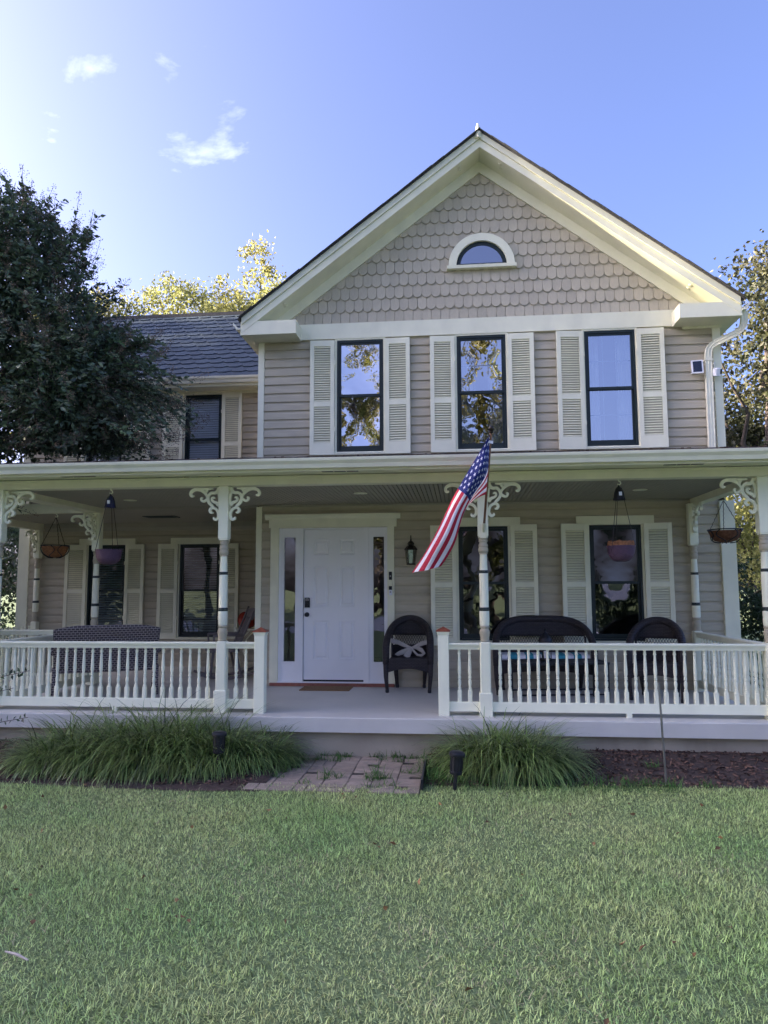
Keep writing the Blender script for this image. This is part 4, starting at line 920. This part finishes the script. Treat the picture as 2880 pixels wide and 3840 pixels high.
# ------------------------------------------------------------------ hanging baskets
def hook_chain(t, ztop, zpot, r_, y=0):
    q = MB(); q.tube([(0, 0, ztop+.006), (0, 0, ztop-.02), (.018, 0, ztop-.03), (.022, 0, ztop-.048), (.005, 0, ztop-.062), (-.014, 0, ztop-.052)], .007, 6); q.build('hook', m_rail, t, True)
def purple(lbl, x, ztop, zpt, zpb, liner, bell_m):
    t = thing('hanging_basket', lbl, 'basket', (x, PC-.02, 0), 0, None); hook_chain(t, ztop, 0, 0); zb = ztop-.225
    q = MB(); q.lathe([(.062, zb), (.066, zb+.004), (.058, zb+.03), (.050, zb+.08), (.034, zb+.125), (.012, zb+.145), (.005, zb+.165)], n=10); q.build('bell_cap', bell_m, t, 50)
    q = MB(); q.box(-.012, .018, -.058, -.050, zb+.045, zb+.085); q.build('price_tag', m_plastic, t)
    H = zpt-zpb; r_ = .146
    for a in (R(100), R(220), R(340)):
        q = MB(); q.tube([(.05*math.cos(a), .05*math.sin(a), zb+.008), (r_*.97*math.cos(a), r_*.97*math.sin(a), zpt)], .0032, 5); q.build('hanger_wire', m_bronze, t)
    q = MB(); q.lathe([(.05, zpb), (.085, zpb+.012), (.118, zpb+.045), (.136, zpb+.09), (.144, zpt-.012), (.148, zpt-.006), (.148, zpt), (.138, zpt), (.132, zpt-.03)], n=32, cap=True); q.build('pot', m_purple, t, 40)
    q = MB(); rr = []
    if liner:
        vv = [(0, 0, zpt+.03)]; n = 40
        for ring, (rad, z) in enumerate(((.09, .03), (.128, .042), (.138, .028), (.137, -.02))):
            for i in range(n): a = 2*math.pi*i/n; vv.append((rad*math.cos(a), rad*math.sin(a), zpt+z+(random.uniform(-.012, .014) if ring < 3 else 0)))
        f = [(0, 1+i, 1+(i+1) % n) for i in range(n)]+[(1+k*n+i, 1+(k+1)*n+i, 1+(k+1)*n+(i+1) % n, 1+k*n+(i+1) % n) for k in range(3) for i in range(n)]
        q.add(vv, f); q.build('coco_liner', m_coco, t)
    return t
purple('purple woven pot hanging below a navy bell from the porch beam left of the steps', at(419, 1838, Y=PC).x, 2.47, 1.775, 1.61, False, m_bell)
purple('purple woven pot with a raised coco liner, hanging below a black bell from the beam', at(2318, 1805, Y=PC).x, 2.47, 1.765, 1.60, True, m_black)
def coco(lbl, x, y, ztop, zpt, H, r_, m, tilt=0):
    t = thing('hanging_basket', lbl, 'basket', (x, y, 0)); hook_chain(t, ztop, 0, 0)
    for a in (R(75), R(195), R(315)):
        q = MB(); N = 14; p0 = Vector((0, 0, ztop-.055)); p1 = Vector((r_*math.cos(a), r_*math.sin(a), zpt)); q.tube([p0.lerp(p1, i/N)+Vector((.003*(-1)**i, 0, 0)) for i in range(N+1)], .0042, 4); q.build('chain', m_bronze, t)
    q = MB(); q.lathe([(.05, zpt-H), (r_*.62, zpt-H*.86), (r_*.86, zpt-H*.5), (r_*.96, zpt-.015), (r_*.90, zpt-.012), (r_*.8, zpt-H*.4)], n=30); q.build('coco_liner', m, t, 60)
    q = MB(); n = 32; q.tube([(r_*math.cos(2*math.pi*i/n), r_*math.sin(2*math.pi*i/n), zpt) for i in range(n+1)], .0075, 6); q.build('rim_wire', m_black, t, True)
    for i in range(8):
        a = 2*math.pi*i/8+.2; q = MB(); pts = []
        for s_ in range(13):
            u = s_/12; rad = r_*(.30+.72*math.sin(u*math.pi/2)**.8); aa = a+.28*math.sin(u*2*math.pi)*(1 if i % 2 else -1); pts.append((rad*math.cos(aa), rad*math.sin(aa), zpt-H*1.03+H*1.03*(1-math.cos(u*math.pi/2))))
        q.tube(pts, .0058, 5); q.build('scroll_wire', m_black, t, True)
coco('coco lined scroll iron basket hanging by the far left side of the porch', at(213, 1902, Y=0).x, 0, 2.43, 1.955, .17, .19, m_coco)
coco('dark coco basket with scroll ironwork hanging from the right side porch beam', 3.135, -1.05, 2.407, 2.0, .15, .19, m_cocod)

# ------------------------------------------------------------------ flag on its pole
fl_ = thing('flag', 'stars and stripes flag on a wooden pole fixed to the porch post', 'flag', (POSTX[2], PY, 1.93))
def W2L(p): return Vector(p)-Vector((POSTX[2], PY, 1.93))
q = MB(); q.cbox(-.034, .034, -.006, .002, -.07, .075, .006); q.build('bracket_plate', m_trim, fl_)
pb = W2L((POSTX[2]+.008, PY-.03, 1.965)); pt_ = W2L(at(1842, 1612, Y=-3.15)); pd = (pt_-pb).normalized()
q = MB(); q.tube([pb-pd*.05, pb+pd*.075], .019, 12); q.tube([Vector((0, -.004, 0)), pb-pd*.01], .012, 8); q.build('bracket_socket', m_trim, fl_, 50)
q = MB(); q.tube([pb+pd*.0, pt_], .0125, 10); q.build('pole', m_polewood, fl_, True)
q = MB(); q.lathe([(.018, -.03), (.022, -.024), (.022, -.018), (.014, -.014)]+[(max(.002, .0285*math.sin(math.pi*(i+1.2)/12)), .016-.030*math.cos(math.pi*(i+1)/12)) for i in range(11)], n=16); fo = q.build('finial', m_bronze, fl_, 60); fo.location = pt_; fo.rotation_euler = pd.to_track_quat('Z', 'Y').to_euler()
# cloth: grid of 26 rows (two per stripe) by 60 columns, draped between an upper and a lower edge
def curve(pts, t):
    n = len(pts)-1; k = min(int(t*n), n-1); u = t*n-k; P = [Vector(p) for p in pts]; p0, p1, p2, p3 = P[max(k-1, 0)], P[k], P[k+1], P[min(k+2, n)]
    return .5*((2*p1)+(-p0+p2)*u+(2*p0-5*p1+4*p2-p3)*u*u+(-p0+3*p1-3*p2+p3)*u**3)
def px(u, v, Y): return tuple(W2L(at(u, v, Y=Y)))
h0, h1 = pb+pd*((pt_-pb).length-.03), pb+pd*((pt_-pb).length-.80)
top_e = [tuple(h0), px(1795, 1700, -3.08), px(1735, 1800, -3.02), px(1690, 1880, -3.0), px(1640, 1985, -2.98), px(1590, 2075, -2.96), px(1541, 2148, -2.95)]
c1_e = [tuple(h0.lerp(h1, .27)), px(1814, 1738, -3.13), px(1765, 1822, -3.16), px(1716, 1905, -3.17), px(1672, 2003, -3.17), px(1630, 2080, -3.15), px(1598, 2138, -3.13)]
c2_e = [tuple(h0.lerp(h1, .54)), px(1816, 1795, -2.98), px(1778, 1850, -3.0), px(1737, 1930, -3.02), px(1709, 2025, -3.03), px(1682, 2080, -3.03), px(1653, 2122, -3.03)]
bot_e = [tuple(h1), px(1800, 1862, -2.86), px(1768, 1884, -2.84), px(1712, 1935, -2.82), px(1668, 2012, -2.82), px(1634, 2078, -2.82), px(1608, 2112, -2.82)]
NR, NC = 26, 60; vv = []; fm = MB()
rows = [top_e, c1_e, c2_e, bot_e]
for r_ in range(NR+1):
    s_ = r_/NR
    for c_ in range(NC+1):
        t = c_/NC; pts = [curve(e_, t) for e_ in rows]
        ss = s_/.54*.667 if s_ < .54 else .667+(s_-.54)/.46*.333; p = curve([tuple(x) for x in pts], ss); p = Vector(p); p.y += .018*math.sin(s_*15+t*3)*t+.010*math.sin(t*14+s_*5); p.x += .006*math.sin(s_*22+t*2)*t; vv.append(p)
f = []; mi = []
for r_ in range(NR):
    st = r_//2
    for c_ in range(NC):
        a = r_*(NC+1)+c_; f.append((a, a+1, a+NC+2, a+NC+1)); mi.append(2 if (st < 7 and c_ < NC*.40) else (0 if st % 2 == 0 else 1))
fm.v = [tuple(p) for p in vv]; fm.f = f; fm.m = mi; cloth = fm.build('cloth', [m_red, m_fwhite, m_blue], fl_, True)
stars = MB()
def surf(s_, t):
    r_, c_ = s_*NR, t*NC; i, j = min(int(r_), NR-1), min(int(c_), NC-1); a, b_ = r_-i, c_-j; g = lambda m_, n_: Vector(vv[m_*(NC+1)+n_]); return (g(i, j)*(1-a)+g(i+1, j)*a)*(1-b_)+(g(i, j+1)*(1-a)+g(i+1, j+1)*a)*b_
for r_ in range(9):
    for c_ in range(6 if r_ % 2 == 0 else 5):
        s_ = (r_+1)*(7/13)/10; t = (2*c_+(1 if r_ % 2 == 0 else 2))*.40/12
        for sd_ in (-1, 1):
            ring = []
            for k in range(10):
                rr = .0235 if k % 2 == 0 else .0092; a = k*math.pi/5; ds_, dt_ = rr*math.cos(a)/.80, rr*math.sin(a)/1.45
                s1, t1 = max(0, s_+ds_), max(0, t+dt_); p = surf(s1, t1); nrm = (surf(min(1, s1+.02), t1)-p).cross(surf(s1, min(1, t1+.02))-p); nrm = nrm.normalized() if nrm.length > 1e-9 else Vector((0, -1, 0)); ring.append(p+nrm*.0018*sd_)
            cpt = sum(ring, Vector())/10; stars.add([cpt]+ring, [(0, 1+i, 1+(i+1) % 10) for i in range(10)])
kind(stars.build('stars', m_fwhite, fl_), 'stuff')
lab = MB(); a = surf(.12, .035); lab.add([a+Vector((-.03, -.012, .018)), a+Vector((.04, -.014, .004)), a+Vector((.035, -.016, -.024)), a+Vector((-.034, -.014, -.008))], [(0, 1, 2, 3)]); lab.build('care_label', m_plastic, fl_)

# ------------------------------------------------------------------ garden lights, stake, stick
def path_light(lbl, loc, ztop, tilt, grp=None):
    t = thing('path_light', lbl, 'garden light', loc, 0, grp); t.rotation_euler = (0, R(tilt), 0); h = ztop-loc[2]
    q = MB(); q.tube([(0, 0, -.03), (0, 0, h-.19)], .017, 8); q.build('stake', m_lampblk, t)
    q = MB(); q.lathe([(.03, h-.20), (.052, h-.195), (.055, h-.185), (.055, h-.17), (.05, h-.165)], n=20); q.build('base_ring', m_lampblk, t, 40)
    q = MB(); q.lathe([(.050, h-.168), (.052, h-.12), (.053, h-.045)], n=20); b_ = q.build('lamp_body', m_lampblk, t, 40)
    for i in range(10):
        a = 2*math.pi*i/10; q = MB(); q.box(-.004, .004, -.004, .004, h-.166, h-.045); o = q.build('rib', m_black, b_, loc=(.053*math.cos(a), .053*math.sin(a), 0))
    q = MB(); q.lathe([(.054, h-.046), (.068, h-.042), (.071, h-.03), (.070, h-.018), (.055, h-.004), (.02, h)], n=22); q.build('cap', m_lampblk, t, 40)
p = at(817, 2905, Z=GZ+.05); path_light('black path light half sunk in the long clump of ornamental grass', (at(817, 2905, Y=-3.24).x, -3.24, GZ+.01), at(815, 2742, Y=-3.24).z, 1)
p = at(1705, 2955, Z=GZ+.02); path_light('leaning black path light between the brick path and the smaller grass clump', (p.x, p.y, GZ+.01), at(1722, 2816, Y=p.y).z, 5)
p = at(2498, 2925, Z=GZ+.06); p1 = at(2470, 2562, Y=p.y-.12); q = MB(); q.tube([p-Vector((0, 0, .05)), p1], .009, 6); tag(q.build('garden_stake', m_steel), 'thin grey metal stake standing in the mulch before the porch railing', 'stake')
a, b_ = at(20, 3568, Z=GZ+.035), at(105, 3600, Z=GZ+.03); q = MB(); q.tube([a, a.lerp(b_, .5)+Vector((0, 0, .006)), b_], [.004, .007, .004], 6); tag(q.build('stick', m_ribbon), 'short pale stick lying in the lawn grass', 'stick')
q = MB(); q.box(PATH[1]+.004, PATH[1]+.022, -3.5, -2.6, GZ-.02, GZ+.10); tag(q.build('bed_edging', m_lampblk), 'dark plastic edging strip between the brick path and the mulch bed', 'edging')
# ------------------------------------------------------------------ ground cover
N = 760000
gx = rng.uniform(-8.6, 7.6, N); gy = -3.15-rng.random(N)**1.15*4.6
fr = np.array([bed_front(x) for x in np.linspace(-8, 8, 321)]); bf = np.interp(gx, np.linspace(-8, 8, 321), fr)
inpath = (gx > PATH[0]-.1) & (gx < PATH[1]+.05)
edge = np.where(inpath, -3.42, bf)+rng.normal(0, .035, N)
off = np.abs(gx+.10*(gy+10))-.62*(gy+10.04); vis = (gy < edge) & ((off < .35) | ((off < 2.6) & (rng.random(N) < .5)))
gx, gy = gx[vis], gy[vis]; N = len(gx)
pat = .5+.5*np.sin(gx*1.7+np.sin(gy*2.3))*np.sin(gy*1.9+np.cos(gx*1.3))
ln = rng.uniform(.016, .046, N)*(.7+.7*pat); az = rng.uniform(0, 2*np.pi, N); tl = rng.uniform(.3, 1.45, N)
dirs = np.stack([np.cos(az)*np.cos(tl), np.sin(az)*np.cos(tl), np.sin(tl)], 1)
V, Fc = blades(np.stack([gx, gy, np.full(N, GZ-.004)], 1), dirs, ln, rng.uniform(.0022, .0048, N), rng.uniform(.1, .9, N), 2)
kind(place('grass', npmesh('grass', V, Fc, m_grass, 4)), 'stuff')
m_dry = mat('dry grass', (.46, .40, .22), .8, .2, 3, island=.35)
N = 26000; gx = rng.uniform(-5, 4.5, N); gy = rng.uniform(-7.4, -3.5, N); keep = (np.sin(gx*2.1+1)*np.sin(gy*2.7)+rng.normal(0, .6, N)) > .75; keep &= ~((gx > PATH[0]-.1) & (gx < PATH[1]) & (gy > -3.5)); gx, gy = gx[keep], gy[keep]; N = len(gx)
az = rng.uniform(0, 2*np.pi, N); tl = rng.uniform(.1, 1.0, N); V, Fc = blades(np.stack([gx, gy, np.full(N, GZ+.004)], 1), np.stack([np.cos(az)*np.cos(tl), np.sin(az)*np.cos(tl), np.sin(tl)], 1), rng.uniform(.025, .06, N), rng.uniform(.0018, .0035, N), rng.uniform(.2, 1, N), 2)
kind(place('dry_grass', npmesh('dry_grass', V, Fc, m_dry, 4)), 'stuff')
# fallen leaves on the lawn
m_fallen = mat('fallen leaf', (.22, .12, .05), .8, .3, 3, island=.6)
N = 110; fb = np.stack([rng.uniform(-4.5, 4.2, N), rng.uniform(-7.2, -3.6, N), np.full(N, GZ+.03)], 1); fd = rng.normal(size=(N, 3))*[1, 1, .25]
kind(leaves('fallen_leaves', fb, fd, rng.uniform(.03, .06, N), rng.uniform(.02, .035, N), m_fallen, None), 'stuff')
# mulch chips
N = 9000; cx = rng.uniform(-6.5, 5.5, N); cy = rng.uniform(-3.5, -2.27, N); ok = (cy > np.interp(cx, np.linspace(-8, 8, 321), fr)) & ~((cx > PATH[0]-.05) & (cx < PATH[1]+.03)); cx, cy = cx[ok], cy[ok]; N = len(cx)
cz = np.array([bed_z(x, y) for x, y in zip(cx, cy)])+.008; c = np.stack([cx, cy, cz], 1); u_ = unit(rng.normal(size=(N, 3))*[1, 1, .35]); v_ = unit(np.cross(u_, rng.normal(size=(N, 3))*[.3, .3, 1])); w_ = np.cross(u_, v_)
l_ = rng.uniform(.012, .032, N)[:, None]; b2 = rng.uniform(.005, .011, N)[:, None]; h2 = .003
V = np.stack([c-u_*l_-v_*b2, c+u_*l_-v_*b2*.6, c+u_*l_*.9+v_*b2, c-u_*l_*.8+v_*b2*.7, c+w_*h2*2], 1); i = np.arange(N)[:, None]*5
Fc = np.concatenate([i+np.array([[0, 1, 4]]), i+np.array([[1, 2, 4]]), i+np.array([[2, 3, 4]]), i+np.array([[3, 0, 4]])], 1); kind(place('mulch', npmesh('mulch', V, Fc, m_chip, 3)), 'stuff')
# clumps of strap-leaved ornamental grass
def clump(lbl, seeds, lw):
    t = thing('ornamental_grass', lbl, 'plant', (seeds[0][0], seeds[0][1], GZ+.02)); o0 = np.array([seeds[0][0], seeds[0][1], GZ+.02]); B = []; D = []; Ln = []
    for x, y, r_, h, n in seeds:
        a = rng.uniform(0, 2*np.pi, n); rr = r_*np.sqrt(rng.random(n)); B.append(np.stack([x+rr*np.cos(a)*.8, y+rr*np.sin(a)*.6, np.full(n, GZ+.03)], 1)); e_ = rng.uniform(.55, 1.5, n); a2 = a+rng.normal(0, 1.0, n)
        D.append(np.stack([np.cos(a2)*np.cos(e_), np.sin(a2)*np.cos(e_), np.sin(e_)], 1)); Ln.append(1.38*h*rng.uniform(.45, 1.15, n))
    B, D, Ln = np.concatenate(B)-o0, np.concatenate(D), np.concatenate(Ln); V, Fc = blades(B, D, Ln, rng.uniform(.008, .016, len(Ln)), rng.uniform(1.1, 2.9, len(Ln)), 5)
    place('leaf_blades', npmesh('leaf_blades', V, Fc, m_liri, 4), t); return t
sd_ = [(x, y, .27, h, 1500) for x, y, h in [(-4.0, -3.05, .38), (-3.95, -2.75, .52), (-3.6, -3.0, .46), (-3.5, -2.7, .58), (-3.2, -3.05, .44), (-3.1, -2.75, .66), (-2.85, -3.0, .44), (-2.75, -2.7, .62), (-2.5, -3.0, .36), (-2.45, -2.75, .56), (-2.2, -2.85, .40), (-2.0, -2.65, .38)]]
clump('long mounded clump of dark green ornamental grass between the porch and brick path', sd_, 1)
clump('smaller arching clump of ornamental grass right of the brick path', [(x, y, .20, h, 1100) for x, y, h in [(.30, -2.8, .56), (.60, -2.85, .50), (.14, -2.7, .46), (.82, -2.75, .34), (.45, -2.6, .54)]], 1)
# weeds in joints, along the plinth and in the mulch
B = []
for i in range(55):
    k = i % 4
    if k == 0: p = (random.uniform(PATH[0], PATH[1]), -2.30+random.uniform(-.02, .02))
    elif k == 1: p = (PATH[1]-.115-U*(random.choice((1, 3, 5))+.5), random.uniform(-3.5, -2.4))
    elif k == 2: p = (random.uniform(PATH[0], PATH[1]), -2.37-U*(random.choice((0, 1, 2, 3, 4))+.5))
    else: p = (random.uniform(-.3, 3.6), random.uniform(-3.3, -2.5))
    B += [(p[0]+rng.normal(0, .035), p[1]+rng.normal(0, .02), GZ+.01+(max(0, bed_z(*p)-GZ) if k == 3 else 0)) for _ in range(26)]
for _ in range(900): x = random.uniform(-.25, 1.9); B.append((x, -3.25+random.gauss(0, .12), GZ+.02))
for _ in range(500): B.append((PATH[1]+.12+random.gauss(0, .09), random.uniform(-3.3, -2.4), GZ+.05))
B = np.array(B); N = len(B); az = rng.uniform(0, 2*np.pi, N); tl = rng.uniform(.4, 1.4, N); V, Fc = blades(B, np.stack([np.cos(az)*np.cos(tl), np.sin(az)*np.cos(tl), np.sin(tl)], 1), rng.uniform(.04, .13, N), rng.uniform(.003, .006, N), rng.uniform(.3, 1.3, N), 3)
kind(place('weeds', npmesh('weeds', V, Fc, m_weed, 4)), 'stuff')

# ------------------------------------------------------------------ trees
def limb_path(a, b_, sag, n=7, jit=.05):
    a, b_ = Vector(a), Vector(b_); L_ = (b_-a).length; return [a.lerp(b_, i/n)+Vector((random.gauss(0, jit)*L_*.15*(0 < i < n), random.gauss(0, jit)*L_*.15*(0 < i < n), sag*math.sin(math.pi*i/n))) for i in range(n+1)]
# crape myrtle beside the porch
TX, TY = -7.05, -1.0
myr = thing('crape_myrtle_tree', 'dark leafy tree with brown seed heads leaning over the left porch roof', 'tree', (TX, TY, GZ))
o0 = np.array([TX, TY, GZ])
lobes = [((-7.4, -.7, 5.1), (1.6, 1.7, 2.2), 470), ((-6.1, -.7, 4.7), (1.3, 1.4, 2.3), 470), ((-5.15, -.7, 4.1), (.95, 1.2, 1.35), 340), ((-5.0, -.6, 3.4), (.7, 1.1, .7), 130), ((-6.3, -.8, 6.1), (1.0, 1.2, 1.05), 230), ((-8.6, -.7, 4.3), (1.7, 1.7, 2.0), 260), ((-6.9, -.8, 3.4), (1.6, 1.3, .9), 130)]
q = MB()
for k, (c, r_, n) in enumerate(lobes):
    pth = limb_path((TX+.1*math.cos(k), TY+.1*math.sin(k), GZ), (TX+.35*math.cos(k), TY+.25*math.sin(k), 2.9), 0, 4, .05)+limb_path((TX+.35*math.cos(k), TY+.25*math.sin(k), 2.9), c, .1, 5, .1)[1:]; q.tube([p-Vector(o0) for p in pth], [.075-.006*i for i in range(10)], 8)
q.build('trunk', m_bark, myr, True)
LB = []; LD = []; LL = []; SB = []; tw = MB()
def in_roof(p): return p[0] > -5.9 and -2.95 < p[1] < .05 and p[2] < 2.80+.163*(p[1]+2.7)+.05 or (p[0] > -7.9 and p[1] > -.3 and p[2] < 3.15)
tips = [(75, 650, -1.0), (25, 610, -.6), (205, 760, -.9), (290, 760, -.7), (330, 770, -1.1), (330, 880, -.5), (340, 950, -1.1), (480, 1000, -.9), (440, 1080, -.6), (540, 1270, -1.1), (575, 1190, -.8), (690, 1500, -1.3), (735, 1520, -1.0), (600, 1330, -1.4), (540, 1560, -1.6), (560, 1690, -1.2), (500, 1600, -1.9), (590, 1440, -1.2), (620, 1250, -1.0), (655, 1335, -1.2), (610, 1400, -.8), (570, 1490, -1.4), (645, 1425, -1.1), (690, 1465, -.9), (475, 1150, -1.2), (525, 1215, -.9), (570, 1300, -1.3), (590, 1640, -1.0), (560, 1720, -1.3), (630, 1560, -1.4)]
spr = []
for u, v, Y in tips:
    for _ in range(4):
        p = np.array(at(u, v, Y=Y))+rng.normal(0, .10, 3)*(_ > 0); c = np.array((-5.6, -.8, 4.4)) if v < 1100 else np.array((-5.2, -.8, 4.1)); d = unit(p-c+rng.normal(0, .15, 3)); L_ = rng.uniform(.6, 1.0); spr.append((p-d*L_, d, L_, _ < 2))
for c, r_, n in lobes:
    for _ in range(n):
        d = unit(rng.normal(size=3)); rad = rng.uniform(.45, 1.0)**.6; p = np.array(c)+d*np.array(r_)*rad*.9; dd = unit(d+np.array([0, 0, .25])+rng.normal(0, .25, 3)); spr.append((p-dd*.2, dd, rng.uniform(.35, .65), rng.random() < .42))
for p, d, L_, pan in spr:
    n = int(L_/.026); droop = rng.uniform(.2, 1.1); side = unit(np.cross(d, [0, 0, 1.])+1e-6); pos = []
    for i in range(n+1): t = i/n; pos.append(p+d*L_*t-np.array([0, 0, droop*.35*t*t*L_/.5]))
    if in_roof(pos[-1]) or in_roof(pos[0]): continue
    tw.tube([tuple(pos[0]-o0), tuple(pos[n//2]-o0), tuple(pos[-1]-o0)], [.006, .004, .0025], 4, cap=False)
    for i in range(1, n+1):
        s_ = 1 if i % 2 else -1; LB.append(pos[i]+rng.normal(0, .006, 3)); LD.append(side*s_*.8+d*.45+np.array([0, 0, rng.uniform(-.6, .15)])+rng.normal(0, .22, 3)); LL.append(rng.uniform(.062, .11))
    if pan:
        m_ = 46; ax = unit(d+np.array([0, 0, .3])); h = rng.uniform(.16, .30); tt = rng.random(m_)
        SB.append(pos[-1]+ax*(tt*h)[:, None]+rng.normal(0, 1, (m_, 3))*(.058*(1-tt*.75))[:, None])
        tw.tube([tuple(pos[-1]-o0), tuple(pos[-1]+ax*h-o0)], [.003, .0015], 4, cap=False)
for c, r_, n in lobes:                             # inner filling leaves
    m_ = n*16; d = unit(rng.normal(size=(m_, 3))); p = np.array(c)+d*np.array(r_)*(rng.random(m_)**.45*.82)[:, None]; okk = np.array([not in_roof(x) for x in p]); p = p[okk]; LB += list(p); LD += list(rng.normal(size=(len(p), 3))-[0, 0, .5]); LL += list(rng.uniform(.06, .10, len(p)))
# a few low shoots reaching past the railing
for u, v, Y in ((110, 2515, -2.62), (105, 2690, -2.75), (50, 2580, -2.6)):
    p = np.array(at(u, v, Y=Y)); st_ = np.array((-6.2, -2.3, p[2]-.35)); d = unit(p-st_); L_ = np.linalg.norm(p-st_)
    tw.tube([tuple(np.array((TX, TY, GZ+.1))-o0), tuple(st_-o0), tuple(p-o0)], [.012, .008, .003], 5, cap=False); n = 30
    for i in range(n): t = i/n; LB.append(st_+(p-st_)*(.35+.65*t)); LD.append(rng.normal(0, .5, 3)+d*.4+np.array([0, 0, .8*(1 if i % 2 else -1)])); LL.append(rng.uniform(.045, .075))
LB, LL = np.array(LB), np.array(LL)
tw.build('twigs', m_bark, myr); leaves('crown', LB-o0, np.array(LD), LL, LL*.48, m_myrtle, myr)
SB = np.concatenate(SB)-o0; N = len(SB); o6 = np.array([[1, 0, 0], [-1, 0, 0], [0, 1, 0], [0, -1, 0], [0, 0, 1], [0, 0, -1]])*.5; V = SB[:, None, :]+o6[None]*rng.uniform(.009, .017, N)[:, None, None]; i = np.arange(N)[:, None]*6
tri = np.array([[0, 2, 4], [2, 1, 4], [1, 3, 4], [3, 0, 4], [2, 0, 5], [1, 2, 5], [3, 1, 5], [0, 3, 5]]).reshape(1, -1); kind(place('seed_heads', npmesh('seed_heads', V, (i+tri), m_seed, 3), myr), 'stuff')

def tree(name, lbl, loc, H, trunk_h, rad, n, leaf, m, group=None, nl=9, lobes_n=16, flat=.8, cat='tree', gap=.55):
    """broadleaf tree: tapered trunk, limbs to leaf clumps spread through the crown"""
    t = thing(name, lbl, cat, loc, 0, group); q = MB(); zc = (H+trunk_h)/2; rz = (H-trunk_h)/2
    if trunk_h > .4: q.tube([(0, 0, 0), (.05*H*.1, .02, trunk_h), (random.uniform(-.3, .3), random.uniform(-.3, .3), H*.82)], [H*.022, H*.016, H*.004], 8)
    cs = []
    for i in range(lobes_n):
        d = unit(rng.normal(size=3)); r_ = rng.uniform(.35, .95); c = np.array([0, 0, zc])+d*np.array([rad, rad, rz])*r_; cs.append(c)
        base = Vector((0, 0, max(.05, min(H*.7, trunk_h*.7+abs(c[2]-trunk_h)*.45)))); q.tube(limb_path(base, c, rng.uniform(-.1, .3), 5, .3), [H*.009, H*.0075, H*.006, H*.0045, H*.003, H*.0015], 5, cap=False)
    q.build('trunk', m_bark, t, True)
    per = n//lobes_n; B = []; 
    for c in cs:
        sub = rng.normal(size=(9, 3))*np.array([1, 1, flat])*rad*.26+c
        for s_ in sub: B.append(s_+rng.normal(size=(per//9, 3))*np.array([1, 1, flat])*rad*.105*rng.uniform(.7, 1.3))
    B = np.concatenate(B); B = B[B[:, 2] > .05]; N = len(B); ln = leaf*rng.uniform(.6, 1.25, N)
    leaves('crown', B, rng.normal(size=(N, 3))-[0, 0, .35], ln, ln*.62, m, t); return t
# woods behind the wing: yellow autumn crowns above the ridge
for k, (x, y, H, r_) in enumerate([(-9.3, 15.5, 13.5, 2.2), (-11.8, 17.0, 14.0, 2.4), (-14.6, 16.0, 13.6, 2.6), (-7.6, 16.5, 14.2, 2.0), (-6.3, 15.0, 13.4, 1.8)]):
    tree('autumn_tree', 'yellow leaved autumn tree rising behind the ridge of the wing roof', (x, y, GZ), H-GZ-.4, 5.5, r_, 15000, .15, m_yellow, 'autumn trees behind the wing roof', lobes_n=20)
for k in range(12):  # unseen rows of trees, added to keep direct sun off the front and lawn
    for x, H in ((-27, 14.5), (-33, 20.5)):
        tree('sun_block_tree', 'tall leafy tree out of view left of the house, added to block the sun', (x+random.uniform(-1, 1), -36+k*4.4+(2.3 if x < -30 else 0), GZ), H, .5, 3.3, 6000, .42, m_bush, 'unseen trees added to block the sun', lobes_n=26)
# right side: olive tree by the corner, sunlit lower boughs, shrub
tree('oak_tree', 'olive brown leaved tree behind the right corner of the house', (7.75, 9.0, GZ), 10.4, 3.4, 2.4, 21000, .13, m_oak, lobes_n=22)
tree('autumn_tree', 'golden backlit tree seen past the right end of the porch', (8.6, 12.8, GZ), 6.2, .4, 2.3, 15000, .12, m_yellow, lobes_n=16)
tree('shrub', 'dense green shrub beyond the right porch railing', (6.4, 5.0, GZ), 2.15, .1, 1.15, 9000, .085, m_bush, lobes_n=16, cat='shrub')
tree('shrub', 'tall dark shrub beyond the far left end of the porch', (-10.6, 4.4, GZ), 4.6, .2, 1.7, 9000, .10, m_myrtle, lobes_n=18, cat='shrub')
tree('shrub', 'dark shrub in the yard seen past the far left porch corner', (-12.6, 8.6, GZ), 5.2, .1, 1.9, 9000, .13, m_myrtle, lobes_n=22, cat='shrub')
tree('shrub', 'dark shrub added left of the porch, behind the big myrtle, to block light', (-9.7, 1.6, GZ), 4.0, .1, 1.4, 8000, .11, m_myrtle, lobes_n=18, cat='shrub')  # added to keep side light out of the porch recess
tree('shrub', 'dark shrub added under the big myrtle to block light from the left', (-9.4, -1.6, GZ), 3.2, .1, 1.4, 7000, .11, m_myrtle, lobes_n=18, cat='shrub')  # unseen, added to cut the light entering the porch from the left
# across the lawn, behind the viewer: what the windows reflect
for x, y, H, r_ in [(-9.5, -34, 17, 3.6), (-4.8, -36, 18.5, 3.6), (.9, -37, 18, 3.0)]:
    tree('far_lawn_tree', 'tall sunlit tree across the lawn, mirrored in the upstairs windows', (x, y, GZ), H, 3.5, r_, 5200, .42, m_sunleaf, 'trees across the lawn mirrored in the windows', lobes_n=20)
for x in (4, 8, 12, 16, 20):
    tree('far_lawn_shrub', 'low dark shrub across the driveway, mirrored in the porch windows', (x, -34+random.uniform(-1, 1), GZ), 2.6+random.uniform(-.3, .5), .1, 2.4, 2200, .3, m_bush, 'shrubs across the driveway mirrored in the windows', lobes_n=12, cat='shrub')
